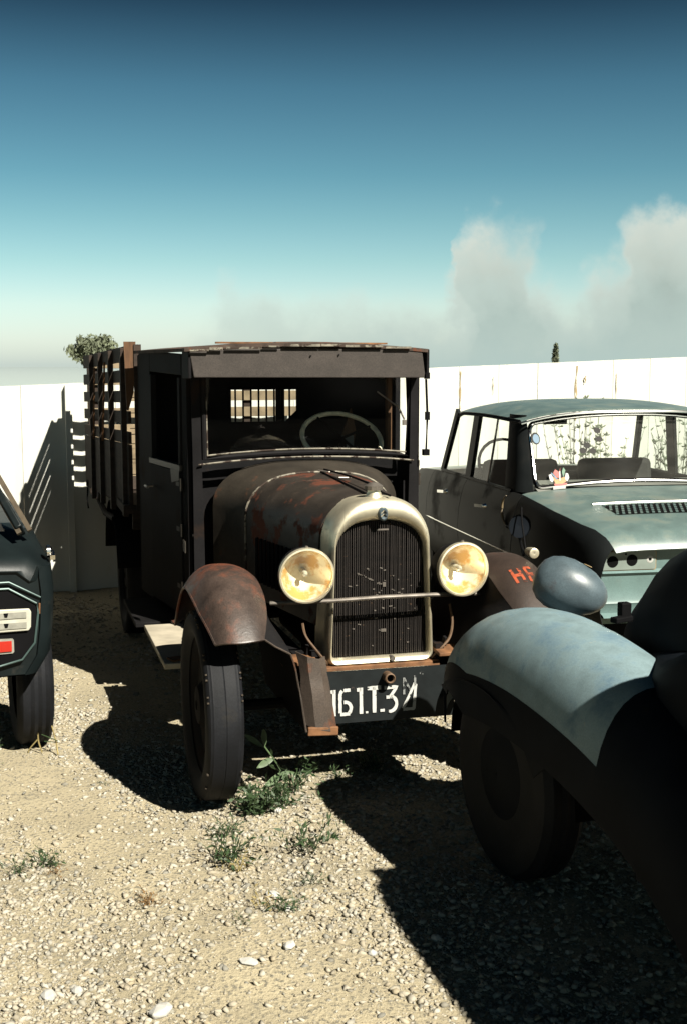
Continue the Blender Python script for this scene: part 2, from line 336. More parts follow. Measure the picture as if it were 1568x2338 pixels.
ico_v = []
ph = (1 + 5 ** .5) / 2
for a, b in ((1, ph), (-1, ph), (1, -ph), (-1, -ph)): ico_v += [(0, a, b), (a, b, 0), (b, 0, a)]
ico_v = np.array(ico_v) / math.sqrt(1 + ph * ph)
def hull_faces(v):
    f = []; n = len(v)
    for i in range(n):
        for j in range(i + 1, n):
            for k in range(j + 1, n):
                nn = np.cross(v[j] - v[i], v[k] - v[i]); dd = (v - v[i]) @ nn
                if dd.max() < 1e-6: f.append((i, j, k))
                elif dd.min() > -1e-6: f.append((i, k, j))
    return np.array(f)
ico_f = hull_faces(ico_v)
def stones(name, n, x0, x1f, y0, y1, smin, smax, mname, keep=None):
    y = y0 + (y1 - y0) * rng.random(n) ** 1.1; half = .30 * y + .25
    x = (rng.random(n) * 2 - 1) * half
    if keep is not None:
        # bare earthy patches: thin the stones where a low-frequency field is low
        fld = np.sin(x * 3.1 + 2 * np.sin(y * 1.3)) * np.cos(y * 2.3 + x) + .5 * np.sin(x * 6 + y * 4)
        k = rng.random(n) < np.clip(.74 + .60 * fld, .12, 1); x, y = x[k], y[k]; n = len(x)
    s = smin * (smax / smin) ** (rng.random(n) ** 2.7)
    V = ico_v[None] * (1 + rng.normal(0, .30, (n, 12, 1)))
    V = V * (np.stack([1 + .5 * rng.random(n), .7 + .4 * rng.random(n), .45 + .35 * rng.random(n)], -1)[:, None])
    a = rng.random(n) * math.tau; ca, sa = np.cos(a), np.sin(a)
    xx = V[..., 0] * ca[:, None] - V[..., 1] * sa[:, None]; yy = V[..., 0] * sa[:, None] + V[..., 1] * ca[:, None]
    tx = rng.normal(0, .25, (n, 1)); zz = V[..., 2] + xx * tx
    P = np.stack([xx, yy, zz], -1) * s[:, None, None]
    P[..., 0] += x[:, None]; P[..., 1] += y[:, None]; P[..., 2] += (gz(x, y) - .012 + s * .22)[:, None]
    Fs = (ico_f[None] + (np.arange(n) * 12)[:, None, None]).reshape(-1, 3)
    me = bpy.data.meshes.new(name); me.vertices.add(n * 12); me.vertices.foreach_set('co', P.reshape(-1))
    me.loops.add(len(Fs) * 3); me.loops.foreach_set('vertex_index', Fs.reshape(-1))
    me.polygons.add(len(Fs)); me.polygons.foreach_set('loop_start', np.arange(len(Fs)) * 3); me.polygons.foreach_set('loop_total', np.full(len(Fs), 3))
    me.update(calc_edges=True); me.materials.append(M[mname])
    o = bpy.data.objects.new(name, me); COL.objects.link(o); return o
g1 = stones('gravel', 92000, 0, 0, 2.1, 5.6, 0.0022, .0118, 'stone', keep=1); g1['kind'] = 'stuff'
tag(g1, 'crushed pale gravel spread over the earth of the yard in front of the truck', 'gravel')
g2 = stones('gravel', 28000, 0, 0, 5.4, 8.8, .005, .014, 'stone', keep=1); g2['kind'] = 'stuff'
tag(g2, 'pale gravel further back under the truck and along the white wall', 'gravel')

def loose_stone(x, y, s, lab, q=(1, .8, .6), m_='white_stone'):
    r = np.random.default_rng(int(abs(x * 1000 + y * 77)))
    v = ico_v * (1 + r.normal(0, .12, (12, 1))) * np.array(q) * s
    b = MB(); b.add([tuple(p + np.array([0, 0, s * q[2] * .55])) for p in v], [tuple(f) for f in ico_f])
    o = b.build('stone', m_, None, smooth=False, bevel=s * .12); o.location = (x, y, float(gz(x, y)) - .012); o.rotation_euler.z = r.random() * 3
    tag(o, lab, 'stone', 'larger stones lying loose in the gravel')
loose_stone(-.47, 2.93, .034, 'largest flat whitish stone lying near the bottom left of the gravel', (1.4, .8, .45))
loose_stone(-.78, 3.0, .026, 'chunky white stone at the lower left corner of the gravel')
loose_stone(-.71, 3.03, .020, 'small white stone just right of the chunky corner stone')
loose_stone(-.245, 4.30, .022, 'white stone on sunlit gravel right below the front tyre')
loose_stone(-.22, 3.60, .021, 'pale oval stone between the two middle weed tufts', (1.3, .9, .5))
loose_stone(-.17, 3.50, .017, 'pale pebble left of the lowest green weed tuft')
loose_stone(-.155, 3.25, .020, 'grey white stone low in the middle of the gravel', (1.2, .9, .6))
loose_stone(-.26, 3.16, .022, 'long pale stone below the low dark sprig', (1.6, .8, .45))
loose_stone(.27, 3.30, .018, 'white stone close to the edge of the big shadow', (1.2, .8, .6))
loose_stone(.08, 3.22, .017, 'rounded pale stone on gravel toward the shadow edge')
loose_stone(.20, 2.82, .020, 'angular white stone near the bottom right of the sunlit gravel')

me = bpy.data.meshes.new('haze_sheet'); me.from_pydata([(-900, 45, -.004), (900, 45, -.004), (900, 895, -.004), (-900, 895, -.004)], [], [(0, 1, 2, 3)]); me.materials.append(M['haze_sheet'])  # added sheet beyond the wall, mirrors the low sky as pale haze
wo_ = bpy.data.objects.new('haze_sheet', me); COL.objects.link(wo_); wo_['kind'] = 'structure'

# ---------------------------------------------------------------- boundary wall
WY = lambda x: 8.78 + .268 * (x + 2)
wa = math.atan(.268); wl = Vector((math.cos(wa), math.sin(wa), 0)); wn = Vector((math.sin(wa), -math.cos(wa), 0))
wall = thing('boundary_wall', 'long whitewashed sheet wall standing behind all the vehicles', 'wall', (-2, WY(-2), 0), wa)
pw = .335
for i in range(-14, 34):
    x0 = i * pw; xw = -2 + (x0 + pw / 2) * math.cos(wa); h = 1.515 + .041 * (xw + 2) + random.uniform(-.003, .003)
    b = MB(); w = pw - .002; n = 9; rows = []
    hl, hr = (1.515 + .041 * (x0 + dd) * math.cos(wa) for dd in (0, pw))
    for f in (0, 1):
        rows.append([(x0 + w * k / (n - 1), -.005 * math.cos(k / (n - 1) * math.tau * 2) + random.uniform(-.001, .001), lerp(hl, hr, k / (n - 1)) + random.uniform(-.001, .001) if f else -.1) for k in range(n)])
    b.grid(rows); o = b.build('panel', 'wall', wall, solid=.012)
    o.rotation_euler.x = random.uniform(-.002, .002)
    if i in (0, 29):
        b = MB(); b.box((x0 - .003, -.03, h / 2 - .05), (.05, .05, h + .06)); b.build('post', 'wall', wall, bevel=.004)
def streak(lx, z0, z1, w):
    b = MB(); pts = []
    for k in range(9):
        t = k / 8; pts.append((lx - w / 2 * (.5 + .5 * math.sin(t * 9 + lx)), -.0135, lerp(z1, z0, t)))
    for k in range(8, -1, -1):
        t = k / 8; pts.append((lx + w / 2 * (.6 + .4 * math.cos(t * 11)), -.0135, lerp(z1, z0, t)))
    b.prism(pts, (0, -.002, 0)); b.build('rust_streak', 'wall_stain', wall, smooth=False)
for lx, z0, z1, w in ((4.02, 1.2, 1.64, .028), (3.02, 1.3, 1.6, .02), (3.30, 1.42, 1.55, .006), (4.38, 1.35, 1.58, .010), (.25, .9, 1.4, .010), (4.10, 1.5, 1.56, .02)): streak(lx, z0, z1, w)

# ---------------------------------------------------------------- things beyond the wall
def crown(name, c, rad, n, ls, mname, parent, seed=1):
    r = np.random.default_rng(seed); b = MB()
    for _ in range(n):
        d_ = r.normal(size=3); d_ /= np.linalg.norm(d_); rr = (.35 + .65 * r.random() ** .5) * (1 + .22 * math.sin(d_[0] * 6 + d_[2] * 5))
        p = Vector(c) + Vector(d_ * rr * np.array(rad)); q = Euler(r.random(3) * 6.28).to_matrix(); s = ls * r.uniform(.6, 1.4)
        v = [p + q @ Vector(w) for w in ((-s, 0, 0), (0, -s * .4, s * .1), (s, 0, 0), (0, s * .4, s * .1))]; b.add(v, [(0, 1, 2, 3)])
    return b.build(name, mname, parent, smooth=False)
tr = thing('small_tree', 'grey green bushy tree showing above the rear of the truck bed', 'tree', (-2.90, 14, 0))
crown('crown', (0, 0, 1.80), (.27, .27, .16), 1500, .035, 'bush_leaf', tr, 3)
crown('crown_top', (.06, 0, 1.90), (.17, .17, .10), 400, .025, 'bush_leaf', tr, 5)
b = MB(); b.tube([(0.25, 0, -.1), (.18, 0, .9), (.05, 0, 1.6), (0, 0, 1.95)], [.06, .05, .035, .02]); b.build('trunk', 'bark', tr)
pt = thing('pointed_tree', 'thin dark pointed tree rising far beyond the white wall', 'tree', (10.5, 60, 0))
rr_ = np.random.default_rng(9); b = MB()
for k in range(500):
    t = rr_.random(); rad = .2 * (1 - t * .6); a = rr_.random() * 6.28; p = Vector((math.cos(a) * rad * rr_.random(), math.sin(a) * rad, 1.5 + t * 1.15)); s = .12
    q = Euler(rr_.random(3) * 6.28).to_matrix(); b.add([p + q @ Vector(w) for w in ((-s, 0, 0), (0, -s / 2, 0), (s, 0, 0), (0, s / 2, 0))], [(0, 1, 2, 3)])
b.build('crown', 'bush_leaf', pt, smooth=False); b = MB(); b.tube([(0, 0, 0), (0, 0, 2.3)], [.1, .04]); b.build('trunk', 'bark', pt)

def tall_weed(x, h, seed, lab):
    r = np.random.default_rng(seed); y = WY(x) - .10
    t = thing('tall_weed', lab, 'weed', (x, y, 0), 0, 'tall weeds growing along the wall behind the grey car')
    b = MB(); stems = []
    for k in range(8):
        dx, dy = r.normal(0, .14), -abs(r.normal(0, .04)); pth = [(dx * .1, dy * .3, 0), (dx * .6, dy, h * .5), (dx * 1.2, dy, h * r.uniform(.8, 1))]
        pth = smooth_curve(pth, 6); b.tube(pth, [lerp(.0045, .0015, i / len(pth)) for i in range(len(pth))], 5); stems.append(pth)
    b.build('stem', 'far_weed', t)
    b = MB()
    for pth in stems:
        for k in range(70):
            p = Vector(pth[r.integers(3, len(pth))]); a = r.random() * 6.28; e = r.uniform(.2, 1.1); l = r.uniform(.015, .05)
            d_ = Vector((math.cos(a) * math.cos(e), math.sin(a) * .5 * math.cos(e), math.sin(e))); s = d_.cross(Vector((0, 1, .3))).normalized() * l * .14
            b.add([p, p + d_ * l * .5 + s, p + d_ * l, p + d_ * l * .5 - s], [(0, 1, 2, 3)])
    b.build('leaves', 'far_weed', t, smooth=False)
tall_weed(1.98, 1.38, 11, 'leftmost tall weed seen through the rear window of the grey car')
tall_weed(2.14, 1.15, 12, 'second tall weed from the left seen through the car rear window')
tall_weed(2.75, 1.20, 13, 'tall weed by the wall seen through the right side windows of the grey car')
tall_weed(2.96, 1.42, 14, 'tallest and rightmost weed by the wall at the right picture edge')

# ---------------------------------------------------------------- the old truck
TK = thing('old_truck', 'derelict black and rusty vintage truck with round headlamps and stake bed', 'truck', (.14, 4.65, 0), R_(15.5))
def outline(hb, hs, zb, zs, zt, rb, y, n=10, px_=.82, pz=.95, c=0.):
    """closed-bottom radiator outline from bottom centre, clockwise seen from the front"""
    L_ = [(0, zb)]
    for k in range(6): a = -math.pi / 2 - k / 5 * math.pi / 2; L_.append((-(hb - rb) + rb * math.cos(a), zb + rb + rb * math.sin(a)))
    for k in range(1, 5): t = k / 5; L_.append((-lerp(hb, hs, t), lerp(zb + rb, zs, t)))
    for k in range(n + 1):
        a = math.pi - k / n * math.pi / 2; cx, sx = math.cos(a), math.sin(a)
        L_.append((-hs * abs(cx) ** px_, zs + (zt - zs) * sx ** pz))
    R__ = [(-x, z) for x, z in L_[1:-1]][::-1]
    return [(x + c, y, z) for x, z in L_ + R__]
C0 = .010
# radiator shell
sh = MB(); rows = [outline(.222, .205, .475, .945, 1.128, .035, .20, c=C0), outline(.228, .210, .470, .945, 1.135, .035, .10, c=C0), outline(.226, .208, .470, .945, 1.134, .035, .045, c=C0),
      outline(.219, .202, .474, .942, 1.126, .033, .012, c=C0), outline(.208, .191, .480, .938, 1.108, .030, -.004, c=C0), outline(.205, .188, .488, .932, 1.078, .026, -.002, c=C0),
      outline(.200, .183, .497, .925, 1.052, .022, .010, c=C0), outline(.198, .181, .498, .922, 1.042, .020, .045, c=C0)]
sh.grid(rows, True); shell = sh.build('radiator_shell', 'nickel', TK, ang=60)
b = MB(); b.prism(outline(.198, .181, .498, .922, 1.042, .020, .05, c=C0), (0, .03, 0)); b.build('radiator_core', 'grille_back', TK, smooth=False)
b = MB(); nf = 46
for k in range(nf):
    x = -.193 + .386 * k / (nf - 1); zt_ = .922 + .118 * max(0, 1 - (abs(x) / .184) ** 2.4) ** .5 if abs(x) < .184 else .90
    wob = random.uniform(-.0008, .0008)
    b.box((x + C0 + wob, .040, (.503 + zt_) / 2), (.0030, .010, zt_ - .503), (0, random.uniform(-.004, .004), 0))
b.build('grille_fins', 'grille_fin', TK, smooth=False)['kind'] = 'stuff'
b = MB(); r3 = random.Random(5)
for k in range(60):     # bent and broken fins, straw and dirt caught in the core
    x = r3.gauss(.02, .09); z = r3.choice((r3.uniform(.72, .86), r3.uniform(.53, .70), .80 - .5 * (x + .02)))
    if abs(x) > .17 or not .52 < z < 1.0: continue
    b.box((x + C0, .034, z), (r3.uniform(.003, .014), .004, r3.uniform(.002, .005)), (0, r3.uniform(-.3, .3), 0))
for x, z, w, h in ((.012, 1.005, .05, .006), (.02, .785, .012, .018), (.018, .60, .020, .012)): b.box((x + C0, .033, z), (w, .004, h))
b.build('caught_dirt', 'steel', TK, smooth=False)['kind'] = 'stuff'
b = MB(); b.lathe([(-.012, .004), (-.016, .014), (-.010, .019), (0, .020), (.01, .019)], (C0 + .002, -.002, 1.072), 'Y', 20, True)
for v in range(len(b.v)): x, y, z = b.v[v]; b.v[v] = (x, y, 1.072 + (z - 1.072) * 1.45)
bd = b.build('badge', 'pod_paint', TK)
b = MB()
for s in (-1, 1):
    for dz in (0, .013): b.beam((C0 + .002 + s * .011, -.017, 1.062 + dz), (C0 + .002, -.019, 1.074 + dz), .003, .004)
b.build('chevron', 'chrome', bd, smooth=False, split=True)
b = MB(); b.lathe([(1.125, .040), (1.140, .030), (1.155, .026), (1.166, .026)], (C0 - .012, .07, 0), 'Z', 20); nk = b.build('filler_neck', 'nickel', TK)
b = MB(); b.lathe([(1.158, .02), (1.160, .036), (1.176, .037), (1.180, .030), (1.188, .016), (1.190, .003)], (C0 - .012, .07, 0), 'Z', 12, True); b.build('filler_cap', 'steel', TK, ang=20)
b = MB(); b.lathe([(-.012, .006), (-.012, .010), (.02, .010)], (.055, 0, .492), 'Y', 12, True); b.build('drain_plug', 'steel', TK)

# bonnet: arch sections from radiator to scuttle
def arch(hw, zt, zs, zb, y, n=22, c=0., p=.72):
    pts = [(-hw, zb), (-hw, lerp(zb, zs, .5))]
    for k in range(n + 1):
        a = math.pi * (1 - k / n); cx = math.cos(a); pts.append((math.copysign(hw * abs(cx) ** p, cx), zs + (zt - zs) * math.sin(a) ** .92))
    pts += [(hw, lerp(zb, zs, .5)), (hw, zb)]; return [(x + c, y, z) for x, z in pts]
b = MB(); b.grid([arch(lerp(.212, .345, t ** 1.1), lerp(1.118, 1.150, t), lerp(.93, .95, t), .60, lerp(.16, .93, t), c=C0 * (1 - t)) for t in [k / 8 for k in range(9)]])
hood = b.build('bonnet', 'hood_paint', TK, solid=.006)
b = MB(); b.tube([p for p in arch(.351, 1.156, .95, .60, .935)], .006, 6); b.build('bead', 'roof_edge', hood)
b = MB(); b.tube([(C0, .17, 1.127), (0.005, .93, 1.158)], .004, 6); b.build('hinge', 'truck_paint', hood)
b = MB()
for k in range(12):
    for s in (-1, 1): b.box((s * (.235 + .10 * (k / 12)), .30 + k * .045, .78), (.012, .012, .20), (0, 0, s * .5))
b.build('louvres', 'truck_paint', hood)['kind'] = 'stuff'
b = MB(); b.grid([arch(lerp(.352, .455, t ** 1.6), lerp(1.154, 1.192, t ** .8), lerp(.95, .985, t), .55, lerp(.945, 1.20, t)) for t in [k / 6 for k in range(7)]])
b.build('scuttle', 'scuttle_paint', TK, solid=.006)
b = MB(); b.tube([(-.02, .88, 1.168), (.02, .84, 1.163), (.055, .84, 1.163)], .004, 6); b.tube([(.055, .60, 1.158), (.0, .60, 1.160)], .003, 6); b.build('catch', 'steel', TK, split=True)
b = MB(); b.tube(smooth_curve([(.02, .93, 1.168), (.05, .6, 1.165), (.06, .3, 1.155), (.03, .10, 1.150), (.05, .02, 1.14)], 5), .0045, 6); b.build('stay_rod', 'black', TK)

# cab
FX, FY, RX, RY = .575, 1.20, .705, 2.12       # half width at windscreen / at the rear wall
def side(t): return lerp(FX, RX, t ** .8), lerp(FY, RY, t)
b = MB()
for s in (-1, 1):
    b.grid([[(s * .553, FY - .02, .42), (s * .553, FY - .02, .9), (s * .553, FY - .02, 1.21), (s * .560, FY - .02, 1.72)], [(s * .50, FY - .025, .42), (s * .505, FY - .025, .9), (s * .512, FY - .025, 1.21), (s * .518, FY - .025, 1.72)]])
b.build('windscreen_pillar', 'truck_paint', TK, solid=.03, bevel=.006, split=True)
def panel(name, pts, m_='truck_paint', par=TK, th=.02, off=0.):   # pts: list of (t along side, z), both sides
    for s in (-1, 1):
        if off == 0 and s == 9: continue
        b = MB(); P = [(s * (side(t)[0] + off), side(t)[1], z) for t, z in pts]; b.prism(P, (-s * th, 0, 0)); b.build(name, m_, par, smooth=False, bevel=.004)
zt = 1.70
panel('corner_post', [(0, .42), (.07, .42), (.07, 1.70), (0, 1.70)])
panel('rear_side_panel', [(.70, .42), (1, .42), (1, 1.70), (.92, 1.72), (.70, 1.72)])
panel('roof_rail', [(.07, 1.60), (.70, 1.615), (.70, 1.72), (.07, 1.70)])
for s in (-1, 1):
    t0, t1 = .078, .692
    b = MB()
    def q(t, z, o=.006): x, y = side(t); return (s * (x + o), y, z)
    for a0, a1, z0, z1 in ((t0, t1, .44, 1.14), (t0, .12, 1.14, 1.59), (.65, t1, 1.14, 1.60)):
        b.prism([q(a0, z0), q(a1, z0), q(a1, z1), q(a0, z1)], (-s * .028, 0, 0))
    dr = b.build('door', 'truck_paint', TK, smooth=False, bevel=.004)
    b = MB(); b.prism([q(t0, 1.145, .012), q(t1, 1.145, .012), q(t1, 1.172, .012), q(t0, 1.172, .012)], (-s * .035, 0, 0)); b.build('window_sill', 'scuttle_paint', dr, smooth=False)
    for zh in (.58, .86, 1.08):
        b = MB(); b.tube([q(t0 - .012, zh - .03, .008), q(t0 - .012, zh + .03, .008)], .008, 8); b.beam(q(t0 - .01, zh, .003), q(t0 + .09, zh, .003), .004, .022); b.build('hinge', 'scuttle_paint', dr, smooth=False)
    b = MB(); b.beam(q(t0 + .01, .80, .002), q(t1 - .01, .80, .002), .004, .012); b.build('door_moulding', 'truck_paint', dr, smooth=False)
    b = MB(); b.tube([q(.62, 1.03, .01), q(.62, 1.03, .05), q(.54, 1.03, .055)], .008, 6); b.build('handle', 'steel', dr)
    b = MB(); b.prism([q(.09, 1.10, .010), q(.22, 1.08, .010), q(.24, 1.145, .010), q(.09, 1.145, .010)], (s * .002, 0, 0)); b.build('worn_strip', 'scuttle_paint', dr, smooth=False)
b = MB()   # rear wall with window opening
wx0, wx1, wz0, wz1 = -.20, .17, 1.335, 1.515
for x0, x1, z0, z1 in ((-RX, wx0, .42, 1.70), (wx1, RX, .42, 1.70), (wx0, wx1, .42, wz0), (wx0, wx1, wz1, 1.70)): b.box(((x0 + x1) / 2, RY, (z0 + z1) / 2), (x1 - x0, .02, z1 - z0))
rwall = b.build('rear_wall', 'truck_paint', TK, smooth=False)
b = MB()
for k in range(9):
    x = wx0 + .022 + k * .0435; b.box((x, RY - .018, (wz0 + wz1) / 2), (.009, .009, wz1 - wz0 + .02))
    if k == 7: break
b.box(((wx0 + wx1) / 2, RY - .016, wz0 - .004), (wx1 - wx0 + .03, .012, .012)); b.box(((wx0 + wx1) / 2, RY - .016, wz1 + .004), (wx1 - wx0 + .03, .012, .012))
b.build('window_guard', 'black', rwall, smooth=False)
b = MB(); b.prism([(.17, RY - .02, 1.335), (.17, RY - .02, 1.40), (.10, RY - .02, 1.335)], (0, .01, 0)); b.build('corner_filler', 'black', rwall, smooth=False)
# roof, visor
b = MB(); rows = []
for k in range(9):
    t = k / 8; y = lerp(.98, 2.16, t); hw = lerp(.565, .71, min(1, max(0, (y - 1.15) / .9)) ** .9) + .012
    rows.append([(hw * u_ - .036 * (1 - t) ** 2, y, 1.716 + .034 * (1 - abs(u_) ** 2.2) * (1 if 0 < k < 8 else .75)) for u_ in [j / 10 - 1 for j in range(21)]])
b.grid(rows); roof = b.build('roof', 'roof_cloth', TK, solid=.016)
b = MB(); rr2 = random.Random(4); x = -.59
while x < .45:
    w = rr2.uniform(.05, .2); b.box((x + w / 2, .968, 1.717 + rr2.uniform(-.002, .002) + .022 * (1 - (x / .57) ** 2)), (w, .006, rr2.uniform(.006, .012))); x += w + rr2.uniform(.0, .02)
b.build('edge_trim', 'roof_edge', roof, smooth=False)
b = MB()
for k in range(4): b.box((rr2.uniform(-.45, .3), rr2.uniform(1.0, 1.15), 1.750), (rr2.uniform(.1, .3), .03, .008), (0, 0, rr2.uniform(-.1, .1)))
b.build('lifted_strip', 'rust_edge', roof, smooth=False, split=True)
b = MB(); b.prism([(-.570, .985, 1.592), (.531, .985, 1.588), (.513, .985, 1.722), (-.592, .985, 1.722)], (0, .014, 0)); vis = b.build('visor', 'visor_paint', TK, smooth=False, bevel=.004)
b = MB(); b.box((-.588, 1.09, 1.655), (.014, .20, .135)); b.box((.545, 1.09, 1.655), (.014, .20, .135)); b.build('visor_side', 'truck_paint', vis, smooth=False, bevel=.003, split=True)
b = MB(); b.box((.54, .99, 1.598), (.02, .03, .03)); b.lathe([(.978, .004), (.978, .004), (.984, .004)], (-.03, 0, 1.69), 'Y', 8, True); b.lathe([(.978, .004), (.978, .004), (.984, .004)], (.105, 0, 1.695), 'Y', 8, True); b.build('visor_bolt', 'black', vis, split=True)
# windscreen frame and glass
b = MB()
def wsbar(x): return 1.205 + .028 * (1 - (x / .53) ** 2)
pts = [(x, FY - .04, wsbar(x)) for x in [k / 10 * 1.0 - .50 for k in range(11)]]
b.tube([(-.502, FY - .04, 1.60)] + pts + [(.502, FY - .04, 1.60)], .013, 8); wf = b.build('windscreen_frame', 'truck_paint', TK)
b = MB(); pts = [(x, FY - .048, wsbar(x) + .016) for x in [k / 14 * .98 - .49 for k in range(15)]]; b.tube(pts, .0045, 5); b.tube([(-.487, FY - .048, 1.22), (-.489, FY - .048, 1.50)], .004, 5); b.build('putty', 'roof_edge', wf, split=True)
b = MB(); pts = [(x, FY - .052, wsbar(x) - .022) for x in [k / 14 * 1.06 - .53 for k in range(15)]]; b.tube(pts, .0045, 5); b.build('sill_bead', 'roof_edge', wf)
b = MB(); b.add([(-.49, FY - .02, 1.22), (.49, FY - .02, 1.22), (.49, FY - .04, 1.60), (-.49, FY - .04, 1.60)], [(0, 1, 2, 3)]); b.build('glass', 'old_glass', wf, smooth=False)
b = MB(); b.tube([(.34, FY - .06, 1.52), (.41, FY - .065, 1.47), (.44, FY - .06, 1.45)], .004, 6); b.tube([(.44, FY - .065, 1.455), (.475, FY - .07, 1.385)], .005, 6); b.box((.475, FY - .07, 1.37), (.018, .012, .025)); b.build('wiper', 'steel', wf)
b = MB(); b.tube([(.595, 1.16, 1.58), (.60, 1.15, 1.40), (.598, 1.16, 1.22)], .006, 6); b.box((.60, 1.15, 1.40), (.02, .02, .04)); b.box((.597, 1.16, 1.22), (.03, .03, .03)); b.build('mirror_stay', 'black', TK)
# interior
b = MB(); b.box((0, 1.26, 1.15), (1.08, .04, .10)); b.box((0, 1.28, .9), (1.05, .03, .42)); b.build('dashboard', 'truck_paint', TK, smooth=False)
b = MB(); b.box((0, 1.95, .86), (1.15, .14, .44), (-.15, 0, 0)); b.box((0, 1.75, .70), (1.15, .45, .14)); b.build('seat_cushion', 'leather', TK, bevel=.03, split=True)
b = MB(); b.box((0, 1.65, .44), (1.16, .94, .03)); b.build('cab_floor', 'matt_black', TK, smooth=False)
swc = Vector((.262, 1.50, 1.275)); swm = Matrix.Rotation(R_(-54), 3, 'X')
b = MB(); b.tube([swc + swm @ Vector((.205 * math.cos(a), 0, .205 * math.sin(a))) for a in [k / 36 * math.tau for k in range(37)]], .012, 8, False); swo = b.build('steering_wheel', 'rim_ivory', TK)
b = MB()
for k in range(4): a = k * math.pi / 2 + .5; b.tube([swc, swc + swm @ Vector((.2 * math.cos(a), 0, .2 * math.sin(a)))], .007, 6)
b.tube([swc, (.262, 1.25, .85)], .018, 8); b.build('spoke', 'black', swo, split=True)
b = MB(); b.prism([(.30, 1.72, 1.20), (.385, 1.72, 1.20), (.40, 1.72, 1.30), (.375, 1.72, 1.42)], (0, .02, 0)); b.build('seat_frame', 'brown_wood', TK, smooth=False)
b = MB(); b.prism([(.29, 1.71, 1.10), (.385, 1.71, 1.10), (.385, 1.71, 1.275), (.32, 1.71, 1.275)], (0, .02, 0)); b.build('torn_cushion', 'shelf', TK, smooth=False)
b = MB(); b.box((.512, 1.50, 1.40), (.022, .04, .44)); b.build('door_post', 'brown_wood', TK, smooth=False, split=True)

# headlamps and bar
def headlamp(cx, cz, cy, rz, rx):
    h = thing('tmp', 'x', 'x'); del h['label']; del h['category']; h.name = 'headlamp'; h.parent = TK; h.location = (cx, cy, cz); h.rotation_euler = (rx, 0, rz)
    b = MB(); b.lathe([(.19, .004), (.185, .03), (.165, .058), (.12, .086), (.06, .101), (0, .106), (0, .102)], (0, 0, 0), 'Y', 40); b.build('lamp_shell', 'truck_paint', h, solid=0)
    b = MB(); b.lathe([(.008, .108), (-.006, .1095), (-.014, .106), (-.015, .100), (-.008, .0965), (.004, .0965)], (0, 0, 0), 'Y', 48); b.build('lamp_rim', 'nickel', h)
    b = MB(); b.lathe([(.006, .0975)] + [(.006 + .095 * (1 - (r / .0975) ** 2), r) for r in [.09, .08, .07, .06, .05, .04, .03, .02, .012]], (0, 0, 0), 'Y', 40); b.build('reflector', 'reflector', h)
    b = MB(); b.lathe([(.10, .012), (.06, .012), (.055, .009), (.05, .010), (.035, .012), (.022, .007), (.02, .001)], (0, 0, 0), 'Y', 16); b.build('bulb', 'lens_clear', h)
    b = MB(); b.lathe([(-.013, .001), (-.012, .04), (-.009, .075), (-.004, .0985)], (0, 0, 0), 'Y', 40); b.build('lens', 'lens_glass', h)
    b = MB(); b.tube([(0, .07, -.095), (0, .06, -.115)], .012, 8); b.tube([(0, -.0, .109), (0, .0, .115)], .006, 6); b.build('mount', 'steel', h, split=True)
    return h
headlamp(-.308, .852, -.06, R_(-4), R_(3)); headlamp(.325, .848, -.06, R_(3), R_(-2))
b = MB(); b.tube([(-.44, -.01, .742), (-.2, -.05, .747), (0, -.055, .752), (.2, -.05, .750), (.47, -.01, .735)], .0085, 10); b.build('lamp_bar', 'steel', TK)
b = MB(); b.tube([(.47, -.01, .735), (.50, -.01, .76)], .008, 6); b.lathe([(0, .02), (.012, .02)], (.495, -.01, .74), 'X', 10, True); b.build('bar_bracket', 'black', TK)
b = MB(); b.tube(smooth_curve([(-.305, .02, .65), (-.295, .01, .60), (-.26, .0, .55), (-.225, .0, .505), (-.205, .02, .48)], 5), .0055, 6); b.build('lamp_cable', 'cable', TK)
b = MB(); b.tube(smooth_curve([(.31, .04, .69), (.318, .03, .62), (.30, .01, .56), (.26, .0, .52), (.225, .01, .48)], 5), .0055, 6); b.build('lamp_cable', 'cable', TK)

